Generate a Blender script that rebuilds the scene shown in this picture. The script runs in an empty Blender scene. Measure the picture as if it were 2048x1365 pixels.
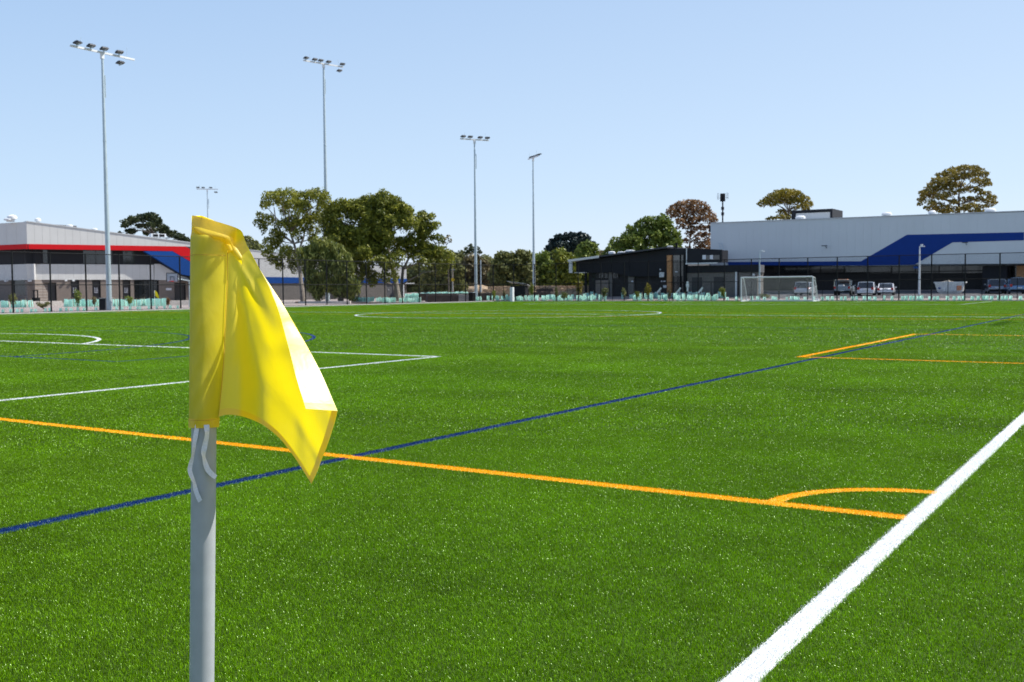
import bpy, bmesh, math, random
import numpy as np
from mathutils import Vector, Matrix
R = math.radians
random.seed(7); RNG = np.random.default_rng(7)
sc = bpy.context.scene
col = sc.collection

# ---------------------------------------------------------------- camera
FPX, YAW, PIT, ROLL = 2036.5, 0.5721, -0.0508, -0.0083      # focal length in photo pixels, heading, tilt, roll
CAM = Vector((1.2574, -1.4717, 1.4775))
fw = Vector((-math.sin(YAW)*math.cos(PIT), math.cos(YAW)*math.cos(PIT), math.sin(PIT)))
r0 = Vector((math.cos(YAW), math.sin(YAW), 0)); u0 = r0.cross(fw)
rt = r0*math.cos(ROLL)+u0*math.sin(ROLL); up = -r0*math.sin(ROLL)+u0*math.cos(ROLL)
cd = bpy.data.cameras.new('camera'); cam = bpy.data.objects.new('camera', cd); col.objects.link(cam)
cam.matrix_world = Matrix(((rt.x, up.x, -fw.x, CAM.x), (rt.y, up.y, -fw.y, CAM.y), (rt.z, up.z, -fw.z, CAM.z), (0, 0, 0, 1)))
cd.sensor_width = 36; cd.lens = 36*FPX/2048; cd.clip_start = 0.05; cd.clip_end = 3000
cd.dof.use_dof = True; cd.dof.focus_distance = 2.9; cd.dof.aperture_fstop = 11
sc.camera = cam

# ---------------------------------------------------------------- light
SUN_EL = R(50); SUN_DIR = Vector((0.6975, 0.7166, 0)).normalized()
SUN_AZ = math.atan2(SUN_DIR.x, SUN_DIR.y)
w = bpy.data.worlds.new("World"); sc.world = w; w.use_nodes = True
nt = w.node_tree; bg = nt.nodes['Background']
sky = nt.nodes.new('ShaderNodeTexSky'); sky.sky_type = 'NISHITA'; sky.sun_disc = False
sky.sun_elevation = SUN_EL; sky.sun_rotation = SUN_AZ; sky.altitude = 20
sky.air_density = 1.0; sky.dust_density = 0.6; sky.ozone_density = 2.2
bg.inputs[1].default_value = 0.085
# pale summer haze: the clear-sky colour is blended with a hazy gradient that whitens to the horizon and towards the sun
tc = nt.nodes.new('ShaderNodeTexCoord'); sx = nt.nodes.new('ShaderNodeSeparateXYZ'); nt.links.new(tc.outputs['Generated'], sx.inputs[0])
rmp = nt.nodes.new('ShaderNodeValToRGB'); nt.links.new(sx.outputs[2], rmp.inputs[0]); cr = rmp.color_ramp
for i, (p_, c_) in enumerate(((0.0, (6.6, 7.6, 9.0)), (.09, (5.0, 6.6, 8.6)), (.27, (3.3, 5.05, 7.7)), (.55, (1.6, 3.0, 6.4)), (1.0, (1.1, 2.2, 5.2)))):
    e_ = cr.elements[i] if i < 2 else cr.elements.new(p_)
    e_.position = p_; e_.color = (*c_, 1)
dt = nt.nodes.new('ShaderNodeVectorMath'); dt.operation = 'DOT_PRODUCT'; nt.links.new(tc.outputs['Generated'], dt.inputs[0])
dt.inputs[1].default_value = (SUN_DIR.x*math.cos(SUN_EL), SUN_DIR.y*math.cos(SUN_EL), math.sin(SUN_EL))
mrs = nt.nodes.new('ShaderNodeMapRange'); mrs.inputs[1].default_value = -.2; mrs.inputs[2].default_value = 1; mrs.inputs[3].default_value = 0; mrs.inputs[4].default_value = .42; nt.links.new(dt.outputs['Value'], mrs.inputs[0])
m1 = nt.nodes.new('ShaderNodeMix'); m1.data_type = 'RGBA'; nt.links.new(mrs.outputs[0], m1.inputs['Factor']); nt.links.new(rmp.outputs[0], m1.inputs['A']); m1.inputs['B'].default_value = (7.6, 8.3, 9.2, 1)
m2 = nt.nodes.new('ShaderNodeMix'); m2.data_type = 'RGBA'; m2.inputs['Factor'].default_value = .8; nt.links.new(sky.outputs[0], m2.inputs['A']); nt.links.new(m1.outputs['Result'], m2.inputs['B'])
nt.links.new(m2.outputs['Result'], bg.inputs[0])
sl = bpy.data.lights.new('sun', 'SUN'); so = bpy.data.objects.new('sun', sl); col.objects.link(so)
sl.energy = 5.0; sl.angle = R(0.53); sl.color = (1.0, 0.955, 0.89)
sd = Vector((SUN_DIR.x*math.cos(SUN_EL), SUN_DIR.y*math.cos(SUN_EL), math.sin(SUN_EL)))
so.rotation_euler = sd.to_track_quat('Z', 'Y').to_euler(); so.location = (0, 0, 40)
sc.view_settings.view_transform = 'Standard'; sc.view_settings.look = 'None'
sc.view_settings.exposure = 0.55; sc.view_settings.gamma = 1; sc.view_settings.use_curve_mapping = False
sc.render.engine = 'CYCLES'
sc.cycles.max_bounces = 8; sc.cycles.transparent_max_bounces = 12

# ---------------------------------------------------------------- helpers
def ray(px, py):
    return fw+rt*((px-1024)/FPX)-up*((py-682.5)/FPX)
def at(px, py, D):
    return CAM+ray(px, py)*D
def on_ground(px, py, z=0.0):
    d = ray(px, py); return CAM+d*((z-CAM.z)/d.z)
def RF(px, D):                      # ground point at lens distance D under a photo column near the horizon
    p = at(px, 580, D); return p.x, p.y
def sstep(a, b, x):
    t = min(1, max(0, (x-a)/(b-a))); return t*t*(3-2*t)
def ground_z(x, y):
    rr = (x-CAM.x)*r0.x+(y-CAM.y)*r0.y
    zr = float(np.interp(y, [105.5, 112, 122, 135, 400], [0, .5, .55, 1.3, 2.0]))
    k = sstep(-24, -9, rr)
    zl = 0.16*sstep(-71, -78, x) if x < -71 else 0.0
    far = 0.16*sstep(108, 118, y)
    return zr*k+max(zl, far)*(1-k)

def new_obj(name, me, parent=None):
    o = bpy.data.objects.new(name, me); col.objects.link(o)
    if parent is not None: o.parent = parent
    return o
def tag(o, label=None, cat=None, group=None, kind=None):
    if label: o['label'] = label
    if cat: o['category'] = cat
    if group: o['group'] = group
    if kind: o['kind'] = kind
    return o
def empty(name, loc, rz=0.0, **k):
    o = bpy.data.objects.new(name, None); col.objects.link(o)
    o.location = loc; o.rotation_euler = (0, 0, rz); o.empty_display_size = .2
    return tag(o, **k)
def kids(o): return [c for c in bpy.data.objects if c.parent == o]
def copy_tree(o, parent=None, children=None):
    c = o.copy(); col.objects.link(c); c.parent = parent
    for ch in list(o.children): copy_tree(ch, c)
    return c

class MB:
    """collects shapes, links them as one mesh"""
    def __init__(s): s.v = []; s.f = []; s.m = []; s.mi = 0
    def add(s, vs, fs):
        n = len(s.v); s.v += [tuple(v) for v in vs]; s.f += [tuple(i+n for i in f) for f in fs]; s.m += [s.mi]*len(fs); return s
    def box(s, x0, x1, y0, y1, z0, z1):
        return s.add([(x0,y0,z0),(x1,y0,z0),(x1,y1,z0),(x0,y1,z0),(x0,y0,z1),(x1,y0,z1),(x1,y1,z1),(x0,y1,z1)],
                     [(0,3,2,1),(4,5,6,7),(0,1,5,4),(1,2,6,5),(2,3,7,6),(3,0,4,7)])
    def prism(s, poly, y0, y1):           # polygon in (x, z), extruded along y
        n = len(poly)
        a = sum(poly[i][0]*poly[(i+1) % n][1]-poly[(i+1) % n][0]*poly[i][1] for i in range(n))
        if a < 0: poly = poly[::-1]
        vs = [(x, y0, z) for x, z in poly]+[(x, y1, z) for x, z in poly]
        return s.add(vs, [tuple(range(n)), tuple(range(2*n-1, n-1, -1))]+[((i+1) % n, i, i+n, (i+1) % n+n) for i in range(n)])
    def tube(s, pts, rad, seg=8, cap=True):
        pts = [Vector(p) for p in pts]; k = len(pts)
        if not hasattr(rad, '__len__'): rad = [rad]*k
        vs = []; prev = None
        for i, p in enumerate(pts):
            t = (pts[min(i+1, k-1)]-pts[max(i-1, 0)]).normalized()
            if prev is None: a = t.orthogonal().normalized()
            else: a = (prev-t*prev.dot(t)); a = a.normalized() if a.length > 1e-6 else t.orthogonal().normalized()
            prev = a; b = t.cross(a)
            for j in range(seg):
                q = 2*math.pi*j/seg; vs.append(p+(a*math.cos(q)+b*math.sin(q))*rad[i])
        fs = [(i*seg+j, i*seg+(j+1) % seg, (i+1)*seg+(j+1) % seg, (i+1)*seg+j) for i in range(k-1) for j in range(seg)]
        if cap: fs += [tuple(range(seg-1, -1, -1)), tuple(range((k-1)*seg, k*seg))]
        return s.add(vs, fs)
    def loft(s, rings, cap=True):
        n = len(rings[0]); vs = [v for r_ in rings for v in r_]
        fs = [(i*n+j, i*n+(j+1) % n, (i+1)*n+(j+1) % n, (i+1)*n+j) for i in range(len(rings)-1) for j in range(n)]
        if cap: fs += [tuple(range(n-1, -1, -1)), tuple(range((len(rings)-1)*n, len(rings)*n))]
        return s.add(vs, fs)
    def build(s, name, mat, parent=None, smooth=False, bevel=0):
        me = bpy.data.meshes.new(name); me.from_pydata(s.v, [], s.f)
        for m_ in (mat if isinstance(mat, (list, tuple)) else [mat]): me.materials.append(m_)
        if any(s.m): me.polygons.foreach_set('material_index', s.m)
        if smooth: me.polygons.foreach_set('use_smooth', [True]*len(me.polygons))
        me.update()
        o = new_obj(name, me, parent)
        if smooth and smooth != 'full':
            try: me.set_sharp_from_angle(angle=R(40))
            except Exception: pass
        if bevel:
            b = o.modifiers.new('bevel', 'BEVEL'); b.width = bevel; b.segments = 2; b.limit_method = 'ANGLE'; b.angle_limit = R(35)
        return o

def np_mesh(name, verts, faces, mat, parent=None, attr=None, smooth=False):
    """verts (n,3), faces (m,k) arrays -> object"""
    me = bpy.data.meshes.new(name); verts = np.asarray(verts, np.float32); faces = np.asarray(faces, np.int32)
    m, k = faces.shape
    me.vertices.add(len(verts)); me.vertices.foreach_set('co', verts.ravel())
    me.loops.add(m*k); me.loops.foreach_set('vertex_index', faces.ravel())
    me.polygons.add(m); me.polygons.foreach_set('loop_start', np.arange(m, dtype=np.int32)*k)
    if smooth: me.polygons.foreach_set('use_smooth', np.ones(m, bool))
    if attr is not None:
        a = me.attributes.new('tone', 'FLOAT', 'POINT'); a.data.foreach_set('value', np.asarray(attr, np.float32))
    me.materials.append(mat); me.update(calc_edges=True); me.validate()
    return new_obj(name, me, parent) if parent is not False else bpy.data.objects.new(name, me)

# ---------------------------------------------------------------- materials
def mat(name, c, rough=.6, metal=0, var=.12, scale=6, bump=0, spec=.5, coat=0, trans=0):
    m = bpy.data.materials.new(name); m.use_nodes = True; n = m.node_tree.nodes; l = m.node_tree.links
    b = n['Principled BSDF']; b.inputs['Roughness'].default_value = rough; b.inputs['Metallic'].default_value = metal
    b.inputs['Specular IOR Level'].default_value = spec; b.inputs['Coat Weight'].default_value = coat
    tc = n.new('ShaderNodeTexCoord'); no = n.new('ShaderNodeTexNoise'); no.inputs['Scale'].default_value = scale; no.inputs['Detail'].default_value = 6
    l.new(tc.outputs['Object'], no.inputs['Vector'])
    mr = n.new('ShaderNodeMapRange'); mr.inputs[1].default_value = .3; mr.inputs[2].default_value = .7
    mr.inputs[3].default_value = 1-var; mr.inputs[4].default_value = 1+var; l.new(no.outputs[0], mr.inputs[0])
    mx = n.new('ShaderNodeVectorMath'); mx.operation = 'SCALE'; mx.inputs[0].default_value = c[:3]; l.new(mr.outputs[0], mx.inputs['Scale'])
    l.new(mx.outputs[0], b.inputs['Base Color'])
    if bump:
        bp = n.new('ShaderNodeBump'); bp.inputs['Strength'].default_value = bump; bp.inputs['Distance'].default_value = .02
        l.new(no.outputs[0], bp.inputs['Height']); l.new(bp.outputs[0], b.inputs['Normal'])
    if trans:
        t = n.new('ShaderNodeBsdfTranslucent'); mixs = n.new('ShaderNodeMixShader'); mixs.inputs[0].default_value = trans
        l.new(mx.outputs[0], t.inputs[0]); l.new(b.outputs[0], mixs.inputs[1]); l.new(t.outputs[0], mixs.inputs[2])
        l.new(mixs.outputs[0], n['Material Output'].inputs[0])
    return m
def brick_mat(name, c1, c2, mortar):
    m = bpy.data.materials.new(name); m.use_nodes = True; n = m.node_tree.nodes; l = m.node_tree.links; b = n['Principled BSDF']
    b.inputs['Roughness'].default_value = .9
    tc = n.new('ShaderNodeTexCoord'); sp = n.new('ShaderNodeSeparateXYZ'); cb = n.new('ShaderNodeCombineXYZ')
    l.new(tc.outputs['Object'], sp.inputs[0]); l.new(sp.outputs[0], cb.inputs[0]); l.new(sp.outputs[2], cb.inputs[1])
    br = n.new('ShaderNodeTexBrick'); l.new(cb.outputs[0], br.inputs[0]); br.inputs['Scale'].default_value = 1
    br.inputs['Brick Width'].default_value = .39; br.inputs['Row Height'].default_value = .19; br.inputs['Mortar Size'].default_value = .01
    br.inputs[1].default_value = (*c1, 1); br.inputs[2].default_value = (*c2, 1); br.inputs[3].default_value = (*mortar, 1)
    l.new(br.outputs[0], b.inputs[0])
    bp = n.new('ShaderNodeBump'); bp.inputs['Strength'].default_value = .4; bp.inputs['Distance'].default_value = .01; l.new(br.outputs[1], bp.inputs['Height']); bp.invert = True
    l.new(bp.outputs[0], b.inputs['Normal'])
    return m
def leaf_mat(name, c, c2, trans=.25):
    m = bpy.data.materials.new(name); m.use_nodes = True; n = m.node_tree.nodes; l = m.node_tree.links; b = n['Principled BSDF']
    b.inputs['Roughness'].default_value = .5; b.inputs['Specular IOR Level'].default_value = .3
    a = n.new('ShaderNodeAttribute'); a.attribute_name = 'tone'
    mx = n.new('ShaderNodeMix'); mx.data_type = 'RGBA'; mx.inputs['A'].default_value = (*c, 1); mx.inputs['B'].default_value = (*c2, 1)
    l.new(a.outputs['Fac'], mx.inputs['Factor']); l.new(mx.outputs['Result'], b.inputs[0])
    t = n.new('ShaderNodeBsdfTranslucent'); ms = n.new('ShaderNodeMixShader'); ms.inputs[0].default_value = trans
    l.new(mx.outputs['Result'], t.inputs[0]); l.new(b.outputs[0], ms.inputs[1]); l.new(t.outputs[0], ms.inputs[2])
    l.new(ms.outputs[0], n['Material Output'].inputs[0])
    return m
def glass_mat(name, c=(.02, .025, .03), rough=.06):
    return mat(name, c, rough, 0, .2, 1.5, 0, .8)

M = dict(
    galv=mat('galvanised_steel', (.42, .50, .54), .45, .35, .08, 3),
    lamp=mat('lamp_housing', (.035, .04, .05), .5, .2), lens=mat('lamp_lens', (.10, .11, .13), .2, 0),
    white=mat('white_paint', (.66, .68, .69), .4, 0, .05, 4), black=mat('black_powder_coat', (.007, .008, .009), .7, 0, .2, 5, 0, .2),
    wire=mat('black_wire', (.005, .005, .006), .9, 0, .1, 5, 0, .1), clad=mat('pale_cladding', (.53, .53, .51), .5, 0, .04, .6),
    clad_w=mat('white_cladding', (.60, .60, .58), .5, 0, .04, .6), red=mat('red_panel', (.52, .003, .008), .6, 0, .05, 1, 0, .2),
    blue=mat('blue_panel', (.004, .055, .24), .6, 0, .05, 1, 0, .2), core=mat('dark_wall_core', (.10, .10, .105), .8),
    char=mat('charcoal_cladding', (.012, .013, .017), .6, 0, .1, .8, 0, .25), navy=mat('dark_navy_blue', (.003, .036, .21), .6, 0, .05, 1, 0, .2),
    silver=mat('silver_cladding', (.56, .59, .605), .36, .15, .03, .25), brick=brick_mat('tan_brick', (.21, .17, .14), (.17, .14, .12), (.25, .22, .2)),
    dbrick=brick_mat('dark_brick', (.028, .026, .026), (.022, .021, .021), (.035, .032, .03)), gbrick=brick_mat('grey_blockwork', (.15, .135, .12), (.125, .115, .105), (.18, .17, .15)),
    glass=glass_mat('dark_glass'), door=mat('dark_door', (.03, .028, .03), .5), timber=mat('orange_timber', (.42, .2, .075), .6, 0, .25, 3),
    roof=mat('roof_sheet', (.5, .52, .53), .4, .2), droof=mat('dark_roof_sheet', (.03, .033, .04), .5), mint=mat('mint_corflute', (.58, .88, .79), .5, 0, .12, 2, trans=.5),
    stake=mat('timber_stake', (.35, .26, .17), .8), pave=mat('pinkish_paving', (.29, .245, .22), .85, 0, .1, 1.2, .2), kerb=mat('pale_concrete', (.58, .53, .47), .8, 0, .08, 2, .1),
    concrete=mat('grey_concrete', (.36, .35, .33), .85, 0, .12, 2, .15), stone=mat('sandstone', (.40, .30, .20), .9, 0, .25, 2, .4), dstone=mat('dark_timber_sleepers', (.07, .055, .048), .9, 0, .25, 2),
    bark=mat('gum_bark', (.23, .20, .165), .85, 0, .35, 2, .5), dbark=mat('dark_bark', (.09, .075, .06), .9, 0, .3, 3, .5),
    tyre=mat('tyre_rubber', (.015, .015, .016), .8), rim=mat('alloy_rim', (.45, .46, .48), .3, .8), chrome=mat('chrome', (.6, .62, .65), .15, 1),
    taill=mat('tail_light_red', (.45, .01, .01), .2, 0, .05, 4, 0, .6), plate=mat('number_plate', (.7, .7, .66), .5),
    car_w=mat('white_car_paint', (.70, .71, .73), .3, 0, .02, 1, 0, .5, .8), car_s=mat('silver_car_paint', (.50, .52, .55), .28, .4, .02, 1, 0, .5, .8),
    car_d=mat('slate_car_paint', (.22, .25, .30), .25, .5, .02, 1, 0, .5, 1), car_b=mat('blue_car_paint', (.13, .23, .38), .25, .4, .02, 1, 0, .5, 1),
    car_g=mat('grey_green_car_paint', (.22, .27, .31), .4, .2, .05, 1, 0, .5, .4),
    yel=mat('yellow_sign', (.75, .5, .02), .5), sign=mat('pale_sign', (.62, .63, .66), .5), skip=mat('off_white_skip_paint', (.68, .69, .68), .6, 0, .18, 2),
    rubble=mat('rubble', (.38, .34, .28), .9, 0, .4, 6), orange=mat('orange_panel', (.62, .25, .13), .5), soil=mat('mulch', (.13, .085, .06), .95, 0, .4, 4, .5),
    asphalt=mat('asphalt', (.075, .073, .075), .9, 0, .15, 2, .2), net=mat('net_cord', (.62, .64, .66), .7),
)
LEAF = dict(
    gum=leaf_mat('gum_leaves', (.075, .098, .012), (.33, .335, .045), .34), dark=leaf_mat('dark_leaves', (.018, .034, .012), (.06, .075, .022)),
    willow=leaf_mat('weeping_leaves', (.075, .105, .02), (.28, .30, .07)), pine=leaf_mat('pine_needles', (.010, .024, .022), (.028, .050, .042), .1),
    olive=leaf_mat('olive_leaves', (.085, .10, .028), (.26, .26, .08)), lime=leaf_mat('lime_leaves', (.10, .13, .015), (.27, .28, .03)),
    green=leaf_mat('green_leaves', (.085, .125, .018), (.27, .33, .06)), rust=leaf_mat('rust_leaves', (.13, .065, .024), (.31, .175, .075)),
    gold=leaf_mat('golden_leaves', (.12, .10, .016), (.34, .26, .04)), mustard=leaf_mat('mustard_leaves', (.11, .10, .012), (.34, .27, .03)),
    brown=leaf_mat('brownish_leaves', (.085, .072, .03), (.22, .18, .08)),
)

# ---------------------------------------------------------------- pitch markings (one list drives strips and fibre colour)
W_, L_ = 64.74, 100.7; CX = -W_/2
white = [(-.12, 0, 0, L_), (-W_, -W_+.12, 0, L_), (-W_, 0, 0, .12), (-W_, 0, L_-.12, L_), (-W_, 0, L_/2-.07, L_/2+.07)]
for s in (-1, 1):
    a = CX+s*20.15; b = CX+s*9.16
    white += [(a-.06, a+.06, 0, 16.5), (a-.06, a+.06, L_-16.5, L_), (b-.06, b+.06, 0, 5.5), (b-.06, b+.06, L_-5.5, L_)]
white += [(CX-20.2, CX+20.2, 16.4, 16.54), (CX-20.2, CX+20.2, L_-16.56, L_-16.4), (CX-9.2, CX+9.2, 5.44, 5.56), (CX-9.2, CX+9.2, L_-5.56, L_-5.44)]
orange = [(-W_, -.12, 5.20, 5.33), (-W_, -.12, 46.3, 46.43), (-W_, -.12, 54.3, 54.43), (-5.28, -5.13, 19.66, 31.42), (-5.2, -.12, 19.66, 19.79), (-5.2, -.12, 31.3, 31.43)]
blue = [(-4.85, -4.73, -3, 103), (-47.3, -17.55, 12.09, 12.2), (-60, -4.8, 34.75, 34.85)]
# arcs: colour, cx, cy, r, half width, ymin, ymax
arcs = [('white', CX, L_/2, 9.15, .065, -1e3, 1e3), ('white', CX, 11.0, 9.15, .065, 16.45, 1e3), ('white', CX, L_-11.0, 9.15, .065, -1e3, L_-16.45),
        ('orange', -.06, 5.26, .93, .055, 5.26, 1e3), ('blue', CX, 12.15, 11.0, .055, 12.15, 1e3), ('blue', CX, 12.15, 14.85, .055, 12.15, 1e3)]
C_GREEN = (.122, .285, .0003); C_WHITE = (.74, .75, .74); C_ORANGE = (.86, .43, .0005); C_BLUE = (.002, .030, .15)

def mnode(nt_, op, a, b=None, c=None):
    n = nt_.nodes.new('ShaderNodeMath'); n.operation = op
    for i, v in enumerate((a, b, c)):
        if v is None: continue
        if isinstance(v, (int, float)): n.inputs[i].default_value = v
        else: nt_.links.new(v, n.inputs[i])
    return n.outputs[0]
def turf_material(name, fibre):
    m = bpy.data.materials.new(name); m.use_nodes = True; t = m.node_tree; n = t.nodes; l = t.links; b = n['Principled BSDF']
    g = n.new('ShaderNodeNewGeometry'); sp = n.new('ShaderNodeSeparateXYZ'); l.new(g.outputs['Position'], sp.inputs[0]); X, Y = sp.outputs[0], sp.outputs[1]
    if fibre:                       # each blade takes the colour of the tuft it grows from, a little off the line
        at0 = n.new('ShaderNodeAttribute'); at0.attribute_name = 'tone'
        X = mnode(t, 'ADD', X, mnode(t, 'MULTIPLY_ADD', at0.outputs['Fac'], .030, -.015)); Y = mnode(t, 'ADD', Y, mnode(t, 'MULTIPLY_ADD', mnode(t, 'FRACT', mnode(t, 'MULTIPLY', at0.outputs['Fac'], 13.7)), .030, -.015))
    def rects(rs):
        acc = None
        for x0, x1, y0, y1 in rs:
            q = mnode(t, 'COMPARE', X, (x0+x1)/2, (x1-x0)/2); r_ = mnode(t, 'COMPARE', Y, (y0+y1)/2, (y1-y0)/2)
            acc = mnode(t, 'MULTIPLY', q, r_) if acc is None else mnode(t, 'MULTIPLY_ADD', q, r_, acc)
        return acc
    def arc(a):
        nm_, cx, cy, r_, hw, y0, y1 = a
        dx = mnode(t, 'SUBTRACT', X, cx); dy = mnode(t, 'SUBTRACT', Y, cy)
        d = mnode(t, 'SQRT', mnode(t, 'MULTIPLY_ADD', dx, dx, mnode(t, 'MULTIPLY', dy, dy)))
        q = mnode(t, 'COMPARE', d, r_, hw)
        if nm_ == 'orange': q = mnode(t, 'MULTIPLY', q, mnode(t, 'LESS_THAN', X, -.06))
        if y0 > -999: q = mnode(t, 'MULTIPLY', q, mnode(t, 'GREATER_THAN', Y, y0))
        if y1 < 999: q = mnode(t, 'MULTIPLY', q, mnode(t, 'LESS_THAN', Y, y1))
        return q
    # green with slow and fine variation
    n1 = n.new('ShaderNodeTexNoise'); n1.inputs['Scale'].default_value = .55; n1.inputs['Detail'].default_value = 5; n1.inputs['Roughness'].default_value = .65
    n2 = n.new('ShaderNodeTexNoise'); n2.inputs['Scale'].default_value = 5; n2.inputs['Detail'].default_value = 3
    for q in (n1, n2): l.new(g.outputs['Position'], q.inputs['Vector'])
    v = mnode(t, 'ADD', mnode(t, 'MULTIPLY_ADD', n1.outputs[0], 1.1, .45), mnode(t, 'MULTIPLY_ADD', n2.outputs[0], .5, -.25))
    mpv = n.new('ShaderNodeMapping'); mpv.inputs['Scale'].default_value = (.04, .42, 1); l.new(g.outputs['Position'], mpv.inputs['Vector'])
    n4 = n.new('ShaderNodeTexNoise'); n4.inputs['Scale'].default_value = 1; n4.inputs['Detail'].default_value = 4; l.new(mpv.outputs[0], n4.inputs['Vector'])
    v = mnode(t, 'MULTIPLY', v, mnode(t, 'MULTIPLY_ADD', n4.outputs[0], .7, .65))
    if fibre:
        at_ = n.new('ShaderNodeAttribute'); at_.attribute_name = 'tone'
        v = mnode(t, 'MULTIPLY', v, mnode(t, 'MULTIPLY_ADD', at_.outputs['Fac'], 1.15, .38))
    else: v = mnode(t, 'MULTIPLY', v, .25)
    hs = n.new('ShaderNodeVectorMath'); hs.operation = 'SCALE'; l.new(v, hs.inputs['Scale'])
    gm = n.new('ShaderNodeMix'); gm.data_type = 'RGBA'; gm.inputs['A'].default_value = (*C_GREEN, 1); gm.inputs['B'].default_value = (C_GREEN[0]*1.25, C_GREEN[1]*1.02, C_GREEN[2]*3, 1)
    n3 = n.new('ShaderNodeTexNoise'); n3.inputs['Scale'].default_value = .12; l.new(g.outputs['Position'], n3.inputs['Vector']); l.new(n3.outputs[0], gm.inputs['Factor'])
    l.new(gm.outputs['Result'], hs.inputs[0]); cur = hs.outputs[0]
    for nm, rs, c in (('blue', blue, C_BLUE), ('orange', orange, C_ORANGE), ('white', white, C_WHITE)):
        k = rects(rs)
        for a in arcs:
            if a[0] == nm: k = mnode(t, 'ADD', k, arc(a))
        mx = n.new('ShaderNodeMix'); mx.data_type = 'RGBA'; mx.clamp_factor = True
        l.new(k, mx.inputs['Factor']); l.new(cur, mx.inputs['A']); mx.inputs['B'].default_value = (*c, 1); cur = mx.outputs['Result']
    l.new(cur, b.inputs['Base Color'])
    if fibre:
        b.inputs['Roughness'].default_value = .27; b.inputs['Specular IOR Level'].default_value = .36; b.inputs['Specular Tint'].default_value = (.75, 1, .55, 1)
        tr = n.new('ShaderNodeBsdfTranslucent'); ms = n.new('ShaderNodeMixShader'); ms.inputs[0].default_value = .36
        l.new(cur, tr.inputs[0]); l.new(b.outputs[0], ms.inputs[1]); l.new(tr.outputs[0], ms.inputs[2]); l.new(ms.outputs[0], n['Material Output'].inputs[0])
    else:
        b.inputs['Roughness'].default_value = .8; b.inputs['Specular IOR Level'].default_value = .2
    return m
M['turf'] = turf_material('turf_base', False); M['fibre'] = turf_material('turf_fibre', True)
M['line_white'] = mat('white_turf_line', C_WHITE, .6, 0, .06, 30, .3); M['line_orange'] = mat('orange_turf_line', C_ORANGE, .6, 0, .1, 30, .3); M['line_blue'] = mat('blue_turf_line', C_BLUE, .6, 0, .1, 30, .3)

# ---------------------------------------------------------------- ground
def build_ground():
    xs = sorted(set(list(range(-600, -150, 50))+list(range(-150, 40, 3))+list(range(40, 601, 80)))); ys = sorted(set(list(range(-300, 0, 60))+list(range(0, 100, 10))+list(range(100, 150, 2))+list(range(150, 900, 50))))
    v = [(x, y, ground_z(x, y)-.03) for y in ys for x in xs]; nx = len(xs)
    f = [(j*nx+i, j*nx+i+1, (j+1)*nx+i+1, (j+1)*nx+i) for j in range(len(ys)-1) for i in range(nx-1)]
    o = np_mesh('ground', v, f, M['pave']); o['kind'] = 'structure'
    # asphalt car park draped over the rise
    xs = np.arange(-48, 40, 2.0); ys = np.arange(108.6, 127.9, 1.2); v = [(x, y, ground_z(x, y)-.012+.0) for y in ys for x in xs]
    # the ground mesh is coarser: sit a touch above it
    v = [(x, y, z+.012) for x, y, z in v]; nx = len(xs)
    f = [(j*nx+i, j*nx+i+1, (j+1)*nx+i+1, (j+1)*nx+i) for j in range(len(ys)-1) for i in range(nx-1)]
    o = np_mesh('car_park', v, f, M['asphalt']); o['kind'] = 'structure'
    b = MB(); b.box(-68.6, 4.5, -6, 103.6, -.05, 0.0)
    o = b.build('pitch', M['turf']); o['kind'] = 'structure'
    b = MB()
    for x0, x1, y0, y1 in ((-69.9, -69.5, -6, 104.7), (-69.5, 5, 104.3, 104.7)): b.box(x0, x1, y0, y1, -.02, .05)
    o = b.build('kerb', M['concrete']); o['kind'] = 'structure'
build_ground()

# line strips: sheets just under the fibre tips
def strip(name, rs, m, z):
    for x0, x1, y0, y1 in rs:
        b = MB(); b.add([(x0, y0, z), (x1, y0, z), (x1, y1, z), (x0, y1, z)], [(0, 1, 2, 3)]); o = b.build(name, m); o['kind'] = 'structure'
def arc_strip(name, a, m, z):
    _, cx, cy, r_, hw, y0, y1 = a; v = []; f = []; N = 160
    for i in range(N+1):
        q = 2*math.pi*i/N
        for rr in (r_-hw, r_+hw): v.append((cx+rr*math.cos(q), cy+rr*math.sin(q), z))
    for i in range(N):
        ymid = cy+r_*math.sin(2*math.pi*(i+.5)/N); xm = cx+r_*math.cos(2*math.pi*(i+.5)/N)
        if y0 <= ymid <= y1 and xm < -.1: f.append((2*i, 2*i+1, 2*i+3, 2*i+2))
    o = np_mesh(name, v, f, m); o['kind'] = 'structure'
strip('white_line', white, M['line_white'], .0052); strip('orange_line', orange, M['line_orange'], .0046); strip('blue_line', blue, M['line_blue'], .0040)
for k, a in enumerate(arcs): arc_strip({'white': 'white_arc', 'orange': 'orange_arc', 'blue': 'blue_arc'}[a[0]], a, M['line_'+a[0]], .0054+.0002*k)

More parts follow.
